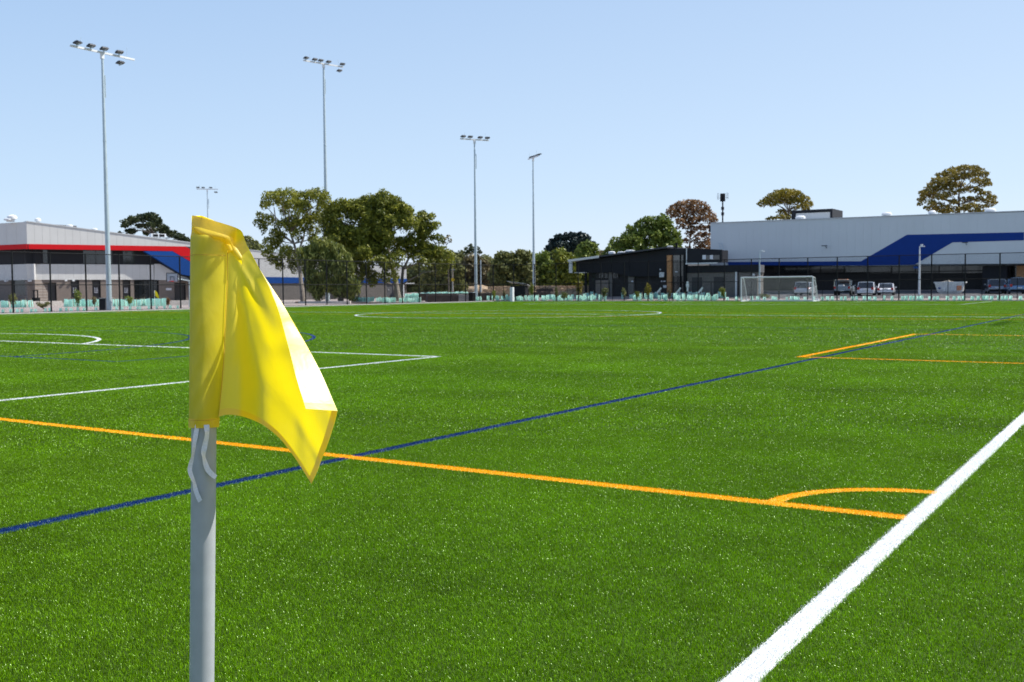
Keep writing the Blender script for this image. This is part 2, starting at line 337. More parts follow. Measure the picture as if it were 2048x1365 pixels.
# ---------------------------------------------------------------- turf fibres (stuff): tiles of blades scattered by geometry nodes
def blade_tile(name, size, n, wid, hgt, seed):
    g = np.random.default_rng(seed)
    x = g.uniform(-size/2, size/2, n); y = g.uniform(-size/2, size/2, n); a = g.uniform(0, 2*np.pi, n); h = hgt*g.uniform(.72, 1.15, n)
    lean = h*g.uniform(.15, 1.05, n); la = g.uniform(0, 2*np.pi, n); w2 = wid*g.uniform(.7, 1.2, n)/2
    dx, dy = np.cos(a)*w2, np.sin(a)*w2; lx, ly = np.cos(la)*lean, np.sin(la)*lean
    P = np.zeros((n, 5, 3)); 
    P[:, 0] = np.stack([x-dx, y-dy, 0*x], 1); P[:, 1] = np.stack([x+dx, y+dy, 0*x], 1)
    P[:, 2] = np.stack([x+dx+lx*.35, y+dy+ly*.35, h*.62], 1); P[:, 3] = np.stack([x-dx+lx*.35, y-dy+ly*.35, h*.62], 1)
    P[:, 4] = np.stack([x+lx, y+ly, h*(1-.25*(lean/h))], 1)
    i = np.arange(n)[:, None]*5
    F = np.concatenate([i+np.array([[0, 1, 2]]), i+np.array([[0, 2, 3]]), i+np.array([[3, 2, 4]])], 0)
    tone = np.repeat(g.uniform(0, 1, n), 5)
    return np_mesh(name, P.reshape(-1, 3), F, M['fibre'], parent=False, attr=tone)
def scatter(name, pts, rots, tiles):
    me = bpy.data.meshes.new(name); me.from_pydata([tuple(p) for p in pts], [], [])
    a = me.attributes.new('rz', 'FLOAT_VECTOR', 'POINT'); a.data.foreach_set('vector', np.asarray([(0, 0, r_) for r_ in rots], np.float32).ravel())
    k = me.attributes.new('pick', 'INT', 'POINT'); k.data.foreach_set('value', RNG.integers(0, len(tiles), len(pts)).astype(np.int32))
    o = new_obj(name, me)
    ng = bpy.data.node_groups.new(name+'_nodes', 'GeometryNodeTree')
    ng.interface.new_socket('Geometry', in_out='INPUT', socket_type='NodeSocketGeometry'); ng.interface.new_socket('Geometry', in_out='OUTPUT', socket_type='NodeSocketGeometry')
    N = ng.nodes; Lk = ng.links; gi = N.new('NodeGroupInput'); go = N.new('NodeGroupOutput'); ip = N.new('GeometryNodeInstanceOnPoints'); mp = N.new('GeometryNodeMeshToPoints')
    gg = N.new('GeometryNodeGeometryToInstance')
    for tl in reversed(tiles):
        oi = N.new('GeometryNodeObjectInfo'); oi.inputs['Object'].default_value = tl; oi.transform_space = 'ORIGINAL'; Lk.new(oi.outputs['Geometry'], gg.inputs[0])
    ra = N.new('GeometryNodeInputNamedAttribute'); ra.data_type = 'FLOAT_VECTOR'; ra.inputs[0].default_value = 'rz'
    pa = N.new('GeometryNodeInputNamedAttribute'); pa.data_type = 'INT'; pa.inputs[0].default_value = 'pick'
    er = N.new('FunctionNodeEulerToRotation')
    Lk.new(gi.outputs[0], mp.inputs[0]); Lk.new(mp.outputs[0], ip.inputs['Points']); Lk.new(gg.outputs[0], ip.inputs['Instance'])
    ip.inputs['Pick Instance'].default_value = True; Lk.new(pa.outputs[0], ip.inputs['Instance Index'])
    Lk.new(ra.outputs[0], er.inputs[0]); Lk.new(er.outputs[0], ip.inputs['Rotation']); Lk.new(ip.outputs[0], go.inputs[0])
    md = o.modifiers.new('scatter', 'NODES'); md.node_group = ng
    return o
def tile_points(size, dmin, dmax):
    pts = []
    x = -68.6+size/2
    nx = int((68.6+4.4)/size); ny = int((103.5+1)/size)
    for i in range(nx):
        for j in range(ny):
            cx = -68.6+size*(i+.5); cy = -1+size*(j+.5)
            dx, dy = cx-CAM.x, cy-CAM.y
            F = -dx*math.sin(YAW)+dy*math.cos(YAW); Rr = dx*math.cos(YAW)+dy*math.sin(YAW)
            d = math.hypot(dx, dy)
            if F < 2.2 or abs(Rr) > .55*F+2.0+size: continue
            if not (dmin <= d < dmax): continue
            pts.append((cx, cy, 0.0))
    return pts
def grid_lod():
    # nested squares so that the levels meet without a gap
    near, mid, far = [], [], []
    S = 4.0
    for i in range(-18, 2):
        for j in range(-1, 27):
            cx, cy = i*S+S/2, j*S+S/2
            if cx < -68.6+S/2-.7 or cx > 4.5 or cy > 103.5-S/2+2.2 or cy < 0-S: continue
            def vis(x, y, s):
                dx, dy = x-CAM.x, y-CAM.y; F = -dx*math.sin(YAW)+dy*math.cos(YAW); Rr = dx*math.cos(YAW)+dy*math.sin(YAW)
                return F > 2.0-s and abs(Rr) < .56*F+2.2+s
            if not vis(cx, cy, S): continue
            d = math.hypot(cx-CAM.x, cy-CAM.y)
            if d > 27: far.append((cx, cy, 0)); continue
            for a in range(4):
                for b in range(4):
                    x, y = cx-S/2+a+.5, cy-S/2+b+.5
                    if not vis(x, y, 1): continue
                    if math.hypot(x-CAM.x, y-CAM.y) > 10.5: mid.append((x, y, 0)); continue
                    for p in (0, 1):
                        for q in (0, 1):
                            xx, yy = x-.25+.5*p, y-.25+.5*q
                            if vis(xx, yy, .5): near.append((xx, yy, 0))
    return near, mid, far
def build_turf():
    near, mid, far = grid_lod()
    rot = lambda p: [random.randrange(4)*math.pi/2 for _ in p]
    for nm, pts, tiles in (('turf_fibre', near, [blade_tile('near_fibres', .5, 6000, .0022, .019, s) for s in (1, 2, 3)]),
                       ('turf_fibre', mid, [blade_tile('mid_fibres', 1.0, 6500, .0052, .019, s) for s in (4, 5, 6)]),
                       ('turf_fibre', far, [blade_tile('far_fibres', 4.0, 12000, .015, .019, s) for s in (7, 8)])):
        o = scatter(nm, pts, rot(pts), tiles); tag(o, kind='stuff')
        tag(o, {0: 'short green artificial turf pile nearest the corner flag', 1: 'green artificial turf pile of the near penalty area', 2: 'green artificial turf pile across the far pitch'}[[near, mid, far].index(pts)], 'artificial turf')
build_turf()

# ---------------------------------------------------------------- facades: plane through a ground point, turned by an angle
class Facade:
    def __init__(s, x, y, ang):
        s.o = Vector((x, y, 0)); s.ang = ang; s.d = Vector((math.cos(ang), math.sin(ang), 0)); s.n = Vector((-math.sin(ang), math.cos(ang), 0))
    def sz(s, px, py):              # where a sight line meets the facade: (metres along, height)
        r_ = ray(px, py); t = (s.o-CAM).dot(s.n)/r_.dot(s.n); p = CAM+r_*t; return ((p-s.o).dot(s.d), p.z)
    def poly(s, pts): return [s.sz(*p) for p in pts]
    def x(s, px): return s.sz(px, 580)[0]
    def z(s, px, py): return s.sz(px, py)[1]
    def root(s, name, **k): return empty(name, s.o, s.ang, **k)
def on_y(px, Y):
    r_ = ray(px, 580); return (CAM+r_*((Y-CAM.y)/r_.y)).x
def lerp_line(pts):
    xs = [p[0] for p in pts]; zs = [p[1] for p in pts]
    return lambda x: float(np.interp(x, xs, zs))
def panels(root, name, m, x0, x1, wid, lo, hi, y0, y1, gap=.014):
    """separate cladding panels between two height lines, recessed joints"""
    n = max(1, round((x1-x0)/wid)); st = (x1-x0)/n
    for i in range(n):
        a = x0+i*st+gap/2; b = x0+(i+1)*st-gap/2
        MB().prism([(a, lo(a)), (b, lo(b)), (b, hi(b)), (a, hi(a))], y0, y1).build(name, m, root)

# ---------------------------------------------------------------- left building
def left_building():
    x, y = RF(57, 135)
    F = Facade(x, y, math.atan2(.919, .395)); P, X, Z = F.poly, F.x, F.z
    B = F.root('sports_building', label='long pale sports building with red and blue stripes above brick changing rooms', cat='building')
    top = lerp_line(P([(57, 444), (385, 487), (520, 503), (740, 530), (819, 537)]))
    xe, xm = X(819), X(387)
    zr0, zr1 = Z(57, 498.5), Z(57, 488.5)
    zb0, zb1 = Z(57, 560), Z(57, 528)       # lower white band
    zg = -.3
    # upper volume standing 0.95 m proud of the lower wall
    panels(B, 'cladding_panel', M['clad'], 0, xm, .95, lambda s: zr1, top, 0, .12)
    # the right part: cladding down to the blue stripe
    zs1, zs0 = Z(819, 558), Z(819, 566)
    panels(B, 'cladding_panel', M['clad'], X(387), xe, 1.6, lambda s: zs1, top, .95, 1.07)
    core = [(0.02, zr0+.02)]+[(s, top(s)-.05) for s in np.linspace(.02, xm, 8)]+[(xm, zr0+.02)]
    MB().prism(core, .12, 24).build('upper_wall', M['core'], B)
    MB().prism([(0, top(0)), (xm, top(xm)), (xm, top(xm)+.12), (0, top(0)+.12)], -.08, 24).build('roof_edge', M['roof'], B)
    MB().prism([(xm, top(xm)), (xe, top(xe)), (xe, top(xe)+.12), (xm, top(xm)+.12)], .9, 24).build('roof_edge', M['roof'], B)
    MB().prism([(xm, zg), (xe-.02, zg), (xe-.02, top(xe)-.02), (xm, top(xm)-.02)], 1.07, 24).build('rear_wall', M['core'], B)
    # stripes
    MB().prism(P([(57, 488.5), (371, 493.5), (387, 503), (387, 527), (345, 502.5), (57, 498.5)]), -.04, .1).build('red_stripe', M['red'], B)
    MB().prism(P([(387, 503), (430, 530), (430, 553), (387, 527)]), -.04, .9).build('red_stripe', M['red'], B)
    MB().prism(P([(288, 502.8), (345, 502.8), (387, 527.3), (387, 552.5), (377, 552), (365, 549.5)]), -.02, .96).build('blue_stripe', M['blue'], B)
    MB().prism(P([(387.2, 527.5), (430, 553), (819, 558), (819, 566), (560, 567), (387.2, 563)]), .88, 1.0).build('blue_stripe', M['blue'], B)
    # recessed dark window band
    MB().box(0, X(345), 1.25, 24, zb1, zr0+.02).build('window_band_wall', M['char'], B)
    for a, b in ((88, 100), (172, 198), (252, 276), (196, 230)):
        f = MB().box(X(a), X(b), 1.17, 1.25, zb1+.05, zr0-.05).build('window', M['glass'], B)
        MB().box(X(a), X(b), 1.12, 1.17, zb1+.02, zb1+.1).build('window_frame', M['black'], f)
    MB().box(0, X(345), .95, 1.25, zr0-.04, zr0+.03).build('soffit', M['char'], B)
    # lower white band
    panels(B, 'white_panel', M['clad_w'], 0, X(312), .95, lambda s: zb0, lambda s: zb1, .95, 1.25)
    q = P([(312.5, 528), (324, 528), (365, 552), (377, 555), (388, 562), (330, 560.5), (312.5, 560)])
    MB().prism(q, .97, 1.25).build('white_panel', M['clad_w'], B)
    # brick walls between doors
    brick_top = zb0
    doors = [(89, 116, 566, 'd'), (145, 162, 561, 't'), (188, 205, 561, 't'), (249, 265, 561, 't'), (272, 322, 561, 'g'), (353, 376, 566, 'd')]
    edges = [57]+[e for d in doors for e in d[:2]]+[388]
    for i in range(0, len(edges), 2): MB().box(X(edges[i]), X(edges[i+1]), 1.05, 3, zg, brick_top).build('brick_wall', M['brick'], B)
    for a, b, t, k in doors:
        x0, x1 = X(a), X(b); zt = Z((a+b)/2, t)
        if zt < brick_top-.05: MB().box(x0, x1, 1.06, 3, zt, brick_top).build('lintel', M['brick'] if k == 'd' else M['char'], B)
        d = MB().box(x0+.06, x1-.06, 1.45, 1.52, .12, zt).build('door' if k != 'g' else 'glass_doors', M['glass'] if k == 'g' else M['door'], B)
        fr = MB(); fr.box(x0, x0+.08, 1.2, 1.5, .1, zt).box(x1-.08, x1, 1.2, 1.5, .1, zt).box(x0+.08, x1-.08, 1.2, 1.5, zt-.08, zt)
        if k == 'g':
            for q in range(1, 5): xx = x0+(x1-x0)*q/5; fr.box(xx-.035, xx+.035, 1.38, 1.44, .12, zt-.1)
        fr.build('door_frame', M['black'], d)
        if k == 't':
            zc = Z((a+b)/2, 583); xc = (x0+x1)/2
            s = MB(); s.tube([(xc-.14, 1.43, zc+.42), (xc-.14, 1.41, zc+.42)], .09, 8); s.box(xc-.2, xc-.08, 1.41, 1.43, zc+.02, zc+.3)
            s.tube([(xc+.14, 1.43, zc+.42), (xc+.14, 1.41, zc+.42)], .09, 8); s.add([(xc+.06, 1.41, zc+.3), (xc+.22, 1.41, zc+.3), (xc+.26, 1.41, zc+.02), (xc+.02, 1.41, zc+.02)], [(0, 3, 2, 1)])
            s.box(xc-.24, xc+.24, 1.41, 1.43, zc-.22, zc-.05); s.build('door_sign', M['sign'], d)
    MB().box(X(336), X(347), 1.0, 1.05, Z(340, 581), Z(340, 576.5)).build('wall_sign', M['sign'], B)
    for a in (135, 150): 
        MB().box(X(a)-.15, X(a)+.15, .75, 1.05, Z(a, 563), Z(a, 560)).build('wall_light', M['white'], B)
    # brick base of the part further along, with its door
    for a, b in ((388, 480), (500, 779), (792, 819)): MB().box(X(a), X(b), 1.0, 1.07, zg, zs0).build('brick_wall', M['gbrick'], B)
    MB().box(X(560), X(600), .97, .99, Z(560, 556), Z(560, 545)).build('window', M['glass'], B)
    d = MB().box(X(779), X(792), 1.08, 1.12, 0, zs0).build('door', M['door'], B); MB().tube([(X(783), 1.0, Z(783, 580)), (X(783), 1.07, Z(783, 580))], .07, 6).build('handle', M['white'], d)
    MB().box(X(662), X(676), 1.0-.02, 1.0, .1, Z(668, 572)).build('door', M['door'], B)
    # canopy by the end door
    c = MB(); z = Z(390, 562); 
    c.box(X(365), X(400), -1.5, 1.0, z, z+.12); c.build('entrance_canopy', M['droof'], B)
    MB().box(X(803), X(805), -.6, -.4, 0, Z(805, 568)).build('awning_post', M['white'], B)
    MB().box(X(803), X(826), -.6, .9, Z(805, 568), Z(805, 566.5)).build('awning', M['white'], B)
    # left return wall
    F2 = Facade(x, y, R(5.8)); B2x = lambda p: F2.x(p)
    def loc(b, name, m):                # build in the return wall's own frame, parented to the same building
        o = b.build(name, m, B); o.matrix_parent_inverse = Matrix.Identity(4)
        o.location = (0, 0, 0); o.rotation_euler = (0, 0, F2.ang-F.ang); return o
    x0 = F2.x(-60); top2 = lerp_line([F2.sz(-60, 452), F2.sz(0, 447), F2.sz(57, 444)])
    n = 6; st = -x0/n
    for i in range(n):
        a = x0+i*st+.012; b = a+st-.024
        loc(MB().prism([(a, zr1), (b, zr1), (b, top2(b)), (a, top2(a))], 0, .12), 'cladding_panel', M['clad'])
        loc(MB().box(a, b, .95, 1.2, zb0, zb1), 'white_panel', M['clad_w'])
    loc(MB().box(x0, -.01, -.04, .1, zr0, zr1), 'red_stripe', M['red'])
    loc(MB().box(x0, 0, 1.25, 8, zb1, zr0), 'window_band_wall', M['char'])
    loc(MB().box(B2x(37), B2x(48), 1.15, 1.25, zb1+.02, zr0-.02), 'window', M['glass'])
    loc(MB().box(x0, -.01, .1, 1.25, zr0-.05, zr0), 'soffit', M['char'])
    loc(MB().box(B2x(46), .0, 1.0, 3, zg, zb0), 'brick_wall', M['brick'])
    loc(MB().box(x0, B2x(9), 1.0, 3, zg, zb0), 'brick_wall', M['brick'])
    loc(MB().box(B2x(9), B2x(46), 1.05, 3, zg, Z(57, 592)), 'brick_wall', M['brick'])
    loc(MB().box(B2x(9), B2x(46), 1.3, 1.36, Z(57, 592), zb0), 'window', M['glass'])
    loc(MB().prism([(x0, zr1), (-.05, zr1), (-.05, top2(0)-.1), (x0, top2(x0)-.1)], .12, 8), 'upper_wall', M['core'])
    for a in (3, 50): loc(MB().box(B2x(a)-.2, B2x(a)+.2, .6, .95, F2.z(a, 564), F2.z(a, 560)), 'wall_light', M['white'])
    # roof plant
    def dome(px, py, w_, h_, name, label, yb=2.0):
        cx = F.sz(px, py)[0]; zb = top(max(0, cx))+.1 if px > 57 else top(0)+.05
        rings = [[(cx+w_*k*math.cos(q), yb+w_*k*math.sin(q), zb+h_*t) for q in np.linspace(0, 2*math.pi, 13)[:-1]] for k, t in ((.5, 0), (.5, .35), (1, .4), (1, .75), (.6, .95), (.2, 1.0))]
        o = MB().loft(rings).build(name, M['white'], None, smooth=True); o.location = F.o; o.rotation_euler = (0, 0, F.ang); tag(o, label, 'roof vent', 'vents on the sports building roof')
    dome(22, 440, .6, .5, 'roof_vent', 'leftmost low white vent on the sports building roof'); dome(29, 436, .62, .95, 'roof_vent', 'tallest white roof vent above the left return of the sports building')
    dome(81, 441, .4, .75, 'roof_vent', 'small round white vent just right of the roof corner'); dome(145, 452, .45, .42, 'roof_vent', 'white roof vent left of the tall light mast')
    dome(195, 459, .42, .38, 'roof_vent', 'white roof vent nearest the tall light mast')
    cx = F.x(326); zt = top(cx)
    A = empty('air_conditioner', F.o+F.d*cx+F.n*2+Vector((0, 0, zt)), F.ang, label='white air conditioning unit on legs on the sloping roof', cat='air conditioner')
    b = MB()
    for i in (-.9, 0, .9): b.box(i-.04, i+.04, -.4, -.32, -.3, .35).box(i-.04, i+.04, .32, .4, -.3, .35)
    b.build('leg', M['white'], A)
    MB().box(-1.05, 1.05, -.5, .5, .35, .85).build('casing', M['white'], A, bevel=.03); MB().box(-.8, -.1, -.53, -.5, .42, .78).box(.1, .8, -.53, -.5, .42, .78).build('grille', M['black'], A)
left_building()

# ---------------------------------------------------------------- right hall
def right_hall():
    x, y = at(1422, 580, 136.8).x, 128.0
    F = Facade(x, y, 0.0); P, X, Z = F.poly, F.x, F.z
    B = F.root('sports_hall', label='large silver clad sports hall with a dark blue stripe above parked cars', cat='building')
    x1 = X(2048)+8
    zend = Z(2048, 424)
    top = lerp_line([(0, Z(1422, 447)), (X(1730), Z(1730, 435.4)), (X(2048), zend), (x1, zend)])
    low = lerp_line([(0, Z(1457, 531)), (X(1720), Z(1720, 532)), (X(2048), Z(2048, 529.5)), (x1, Z(2048, 529.5))])
    panels(B, 'cladding_panel', M['silver'], 0, x1, 1.0, low, top, 0, .12, .006)
    pts = [(0.03, low(0)+.03)]+[(s, top(s)-.04) for s in np.linspace(.03, x1-.02, 10)]+[(x1-.02, low(x1)+.03)]
    MB().prism(pts, .12, 32).build('upper_wall', M['core'], B)
    MB().prism([(0, top(0)), (X(1730), top(X(1730))), (x1, top(x1)), (x1, top(x1)+.1), (X(1730), top(X(1730))+.1), (0, top(0)+.1)], -.1, 32).build('roof_edge', M['roof'], B)
    MB().prism(P([(1452, 524.5), (1722, 523), (1814, 470), (2048, 465), (2048, 481), (1905, 485.2), (1829, 530), (1722, 531.5), (1457, 530.8)]), -.04, .05).build('blue_stripe', M['navy'], B)
    MB().box(0, X(2012), 2.5, 32, 0, low(0)-.02).build('lower_wall', M['dbrick'], B)
    for a in np.arange(1535, 2000, 48): MB().box(X(a), X(a+46), 2.42, 2.5, Z(a, 547)+.03, low(X(a))-.06).build('window', M['glass'], B)
    MB().box(X(1530), X(2000), 2.2, 2.42, Z(1530, 547)-.12, Z(1530, 547)-.02).build('sill', M['black'], B)
    MB().prism([(0, low(0)-.1), (x1, low(x1)-.1), (x1, low(x1)), (0, low(0))], .0, 2.5).build('soffit', M['char'], B)
    MB().box(X(1962), X(2012), .8, 2.5, 0, low(X(2000))-.1).build('entrance_block', M['char'], B)
    MB().box(X(2030), x1, 1.2, 2.5, Z(2040, 553), low(x1)-.1).build('timber_soffit', M['timber'], B)
    MB().box(X(2012), x1, 4.5, 6, 0, low(x1)-.1).build('entrance_glass', M['glass'], B)
    MB().box(X(2040), X(2046), 1.2, 1.6, 0, Z(2040, 553)).build('timber_column', M['timber'], B)
    MB().box(X(1700), X(1704), 2.35, 2.42, 1, 2.0).build('door', M['door'], B)
    # light fittings on arms
    for a, b in ((1653, 494), (1933, 487.5)):
        xx, zz = F.sz(a, b)
        w2 = MB().tube([(xx, 0, zz-.15), (xx, -.6, zz+.1)], .035, 6).build('light_arm', M['black'], B)
        MB().box(xx-.35, xx+.25, -1.0, -.6, zz+.05, zz+.15).build('light_head', M['lamp'], w2)
    # ladder
    l_ = MB(); a, za = F.sz(1439, 486); b, zb = F.sz(1456, 531)
    for dx in (0, .45):
        l_.tube([(a+dx, -.35, za), (b+dx, -1.2, zb)], .035, 6)
    for t in np.linspace(.05, .95, 9): l_.tube([(a+(b-a)*t, -.35-.85*t, za+(zb-za)*t), (a+(b-a)*t+.45, -.35-.85*t, za+(zb-za)*t)], .02, 5)
    l_.build('ladder', M['galv'], B)
    # rooftop things
    xx0, zz0 = F.sz(1582, 441); xx1, zz1 = F.sz(1668, 425.5)
    Q = MB(); t = .35
    o = empty('roof_plant_screen', (on_y(1582, F.o.y+6), F.o.y+6, top(xx0)-.3), 0, label='dark open frame around pale plant on the silver hall roof', cat='plant screen')
    wd = xx1-xx0; hh = zz1-top(xx0)+.3+.95
    MB().box(0, wd, 0, 5, hh-.32, hh).box(0, .5, 0, 5, 0, hh-.32).box(wd-.3, wd, 0, 5, 0, hh-.32).build('frame', M['char'], o)
    MB().box(.55, wd-.35, .15, 4.5, 0, hh-.4).build('casing', M['clad_w'], o)
    MB().box(wd+.01, wd+2.6, 1, 5, 0, hh-1.2).build('duct', M['clad_w'], o)
    for px, py, wv, lb in ((1600, 436, .65, 'white roof vent in front of the dark plant frame'), (1772, 431, .62, 'white round roof vent left of the golden tree'),
                           (1862, 426.5, .45, 'small white roof vent at the left foot of the golden tree'), (1978, 423.5, .62, 'white roof vent right of the golden tree')):
        xx = F.x(px); zb = top(xx)
        rings = [[(wv*k*math.cos(q), wv*k*math.sin(q), h_) for q in np.linspace(0, 2*math.pi, 13)[:-1]] for k, h_ in ((.6, -.1), (.6, .2), (1, .24), (1, .45), (.7, .6), (.2, .64))]
        v_ = MB().loft(rings).build('roof_vent', M['white'], None, smooth=True); v_.location = (on_y(px, F.o.y+2), F.o.y+2, zb+.05); tag(v_, lb, 'roof vent', 'vents on the silver hall roof')
    # dark rear roof ridge behind
    a = F.x(1735); b = F.x(2030)
    rr = MB().prism([(F.x(1735), top(F.x(1735))-.5), (F.x(1800), F.z(1800, 430.5)), (F.x(1850), F.z(1850, 425.5)), (F.x(1975), F.z(1975, 421)), (F.x(2000), F.z(2000, 417.5)), (F.x(2022), F.z(2022, 421.5)), (F.x(2024), top(b)-.5)], 8, 20).build('rear_roof', M['droof'], B)
    # phone mast
    A = empty('phone_mast', (on_y(1445, F.o.y+14), F.o.y+14, top(0)-.2), 0, label='slim dark phone mast with a cluster of antennas on the hall roof', cat='antenna mast')
    h = 5.4
    MB().tube([(0, 0, 0), (0, 0, h)], .11, 8).build('pole', M['char'], A); MB().box(-1.7, 2.6, -1, 1, -.2, .7).build('base_platform', M['char'], A)
    for i in range(6):
        q = i*math.pi/3+.3; c, s = math.cos(q), math.sin(q)
        an = MB().box(-.07, .07, -.05, .05, 0, 1.15).build('antenna_panel', M['char'], A); an.location = (.30*c, .30*s, h-1.15); an.rotation_euler = (0, 0, q)
    for z_ in (.8, 2.2, 3.0):
        MB().box(-.17, .17, -.16, .16, z_, z_+.45).build('antenna_box', M['char'], A)
    for dx in (-.9, -.7, .7, .9): MB().tube([(dx*.9, 0, h-.9), (dx*.9, 0, h+.1)], .025, 5).tube([(0, 0, h-.6), (dx*.9, 0, h-.6)], .02, 5).build('whip_antenna', M['char'], A)
right_hall()

# ---------------------------------------------------------------- clubhouse
def clubhouse():
    x, y = at(1172, 580, 129).x, 112.0
    F = Facade(x, y, 0.0); P, X, Z = F.poly, F.x, F.z
    B = F.root('clubhouse', label='low black clubhouse with a rising roofline and tall timber framed window', cat='building')
    zb = Z(1300, 547)       # underside of cladding
    edge = P([(1144, 523), (1340, 496.5)])
    top = lerp_line(edge)
    xl, xr = X(1152), X(1340)
    lowz = Z(1172, 546)
    # roof and pale fascia
    MB().prism([(X(1144), top(X(1144))-.02), (xr, top(xr)-.02), (xr, top(xr)+.16), (X(1144), top(X(1144))+.16)], -.9, 14).build('roof', M['droof'], B)
    MB().prism([(X(1144), top(X(1144))-.1), (X(1205), top(X(1205))-.1), (X(1205), top(X(1205))+.18), (X(1144), top(X(1144))+.18)], -.98, -.9).build('roof_flashing', M['clad_w'], B)
    MB().box(X(1145), X(1151), -.9, -.7, lowz, top(X(1146))-.12).build('end_fascia', M['clad_w'], B)
    MB().box(X(1152), X(1174), -.5, 1, lowz-.02, lowz+.06).build('soffit_edge', M['clad_w'], B)
    panels(B, 'cladding_panel', M['char'], xl, X(1335), 2.4, lambda s: lowz if s < X(1235) else (Z(1300, 553) if s < X(1335) else lowz), lambda s: top(s)-.1, 0, .1, .03)
    MB().prism([(xl+.1, lowz+.05), (xr, lowz+.05), (xr, top(xr)-.1), (xl+.1, top(xl)-.1)], .1, 13).build('upper_wall', M['core'], B)
    g = lambda px: ground_z(F.o.x+X(px), F.o.y)-.1
    MB().box(X(1174), X(1336), .5, 12, .2, lowz+.05).build('lower_wall', M['dbrick'], B)
    MB().box(X(1215), X(1222), .3, .5, .3, lowz).build('pilaster', M['gbrick'], B); MB().box(X(1255), X(1266), .2, .5, .3, lowz).build('pilaster', M['gbrick'], B)
    for a, b in ((1181, 1193), (1194, 1205), (1206, 1214), (1223, 1234)):
        f = MB().box(X(a), X(b), .42, .5, Z(a, 557), lowz-.08).build('window', M['glass'], B); MB().box(X(b)-.05, X(b)+.03, .38, .5, Z(a, 557), lowz-.02).build('window_frame', M['black'], f)
    MB().box(X(1189), X(1217), .3, .5, .3, Z(1200, 561)).build('brick_panel', M['brick'], B)
    MB().box(X(1170), X(1172.5), -.1, .2, .3, lowz).build('corner_post', M['char'], B)
    # signs
    for a, b, c, d in ((1319, 1328.5, 545, 555), (1327, 1333, 571, 576), (1322, 1325, 562, 564), (1327, 1331, 562, 564), (1263, 1267, 562, 564.5), (1320, 1322, 538, 541)):
        MB().box(X(a), X(b), -.06, -.01, Z(a, d), Z(a, c)).build('wall_sign', M['sign'] if c != 545 else M['silver'], B)
    # tall window with timber jamb
    MB().box(X(1335.5), X(1344), -.25, .3, .4, Z(1340, 511)).build('timber_jamb', M['timber'], B)
    MB().box(X(1344), X(1369), .1, .2, Z(1350, 553), Z(1350, 511)).build('tall_window', mat('hazy_window_glass', (.055, .055, .055), .08, 0, .3, .6, 0, 1), B)
    w_ = MB(); w_.box(X(1359.5), X(1361), -.02, .1, .6, Z(1350, 511)); w_.box(X(1344), X(1369), -.02, .1, Z(1350, 525.5), Z(1350, 524.5)); w_.box(X(1368.5), X(1374), -.3, .3, .4, Z(1350, 508)); w_.build('window_frame', M['black'], B)
    MB().box(X(1344), X(1369), .2, .3, .4, Z(1350, 553)).build('entrance_door', M['glass'], B)
    MB().box(X(1350), X(1355), .02, .08, Z(1350, 545), Z(1350, 543)).build('window_sign', M['sign'], B)
    MB().box(X(1335), X(1372), -.02, .3, Z(1350, 510.8), top(xr)-.1).build('window_head', M['char'], B)
    # right wing
    zw = Z(1400, 526)
    t2 = lerp_line(P([(1374, 496.8), (1447, 500)]))
    panels(B, 'cladding_panel', M['char'], X(1374), X(1446), 2.2, lambda s: zw, t2, -.3, -.18, .03)
    MB().prism([(X(1374), zw), (X(1446), zw), (X(1446), t2(X(1446))-.05), (X(1374), t2(X(1374))-.05)], -.18, 1.6).build('upper_wall', M['char'], B)
    MB().box(X(1374.5), X(1376.2), -.36, -.3, zw, t2(X(1375))).build('corner_flashing', M['silver'], B)
    MB().box(X(1376), X(1438), -.8, -.3, Z(1400, 529), zw-.01).build('canopy_edge', M['silver'], B)
    f = MB().box(X(1407), X(1441), -.34, -.3, Z(1420, 520), Z(1420, 511)).build('window', M['glass'], B)
    MB().box(X(1407), X(1414), -.36, -.342, Z(1420, 519), Z(1420, 510.5)).box(X(1422), X(1428), -.36, -.342, Z(1420, 519), Z(1420, 511)).build('blind', M['sign'], f)
    panels(B, 'cladding_panel', M['char'], X(1370), X(1520), 2.4, lambda s: Z(1400, 546), lambda s: Z(1400, 531)-.05, -.1, .1, .03)
    MB().box(X(1370), X(1470), .0, 2, .3, Z(1400, 546)).build('block_wall', M['gbrick'], B)
    MB().box(X(1384), X(1404), -.05, 0, .3, Z(1400, 555)).build('door', M['door'], B); MB().box(X(1428), X(1447), -.05, 0, .3, Z(1400, 555)).build('door', M['door'], B)
    MB().box(X(1471), X(1474), -.12, .3, .3, Z(1400, 545.5)).build('white_post', M['white'], B)
    MB().box(X(1477.5), X(1515), 0, 2, .2, Z(1500, 545.5)).build('grey_block_wall', M['gbrick'], B)
    MB().box(X(1447), X(1518), .1, 1.8, Z(1500, 545.5), Z(1400, 531)-.08).build('rear_wall', M['core'], B)
    MB().tube([(X(1508), -.2, Z(1508, 550)), (X(1508), -.02, Z(1508, 550))], .14, 8).build('wall_light', M['white'], B)
    # rail and ramp
    r_ = MB()
    zz = Z(1400, 588); r_.box(X(1345), X(1415), -2.4, -2.34, zz-.03, zz+.03)
    for a in range(1345, 1416, 10): r_.box(X(a)-.03, X(a)+.03, -2.4, -2.34, .3, zz)
    o = r_.build('handrail', M['galv'], None); o.location = F.o; tag(o, 'low metal handrail in front of the black clubhouse', 'handrail')
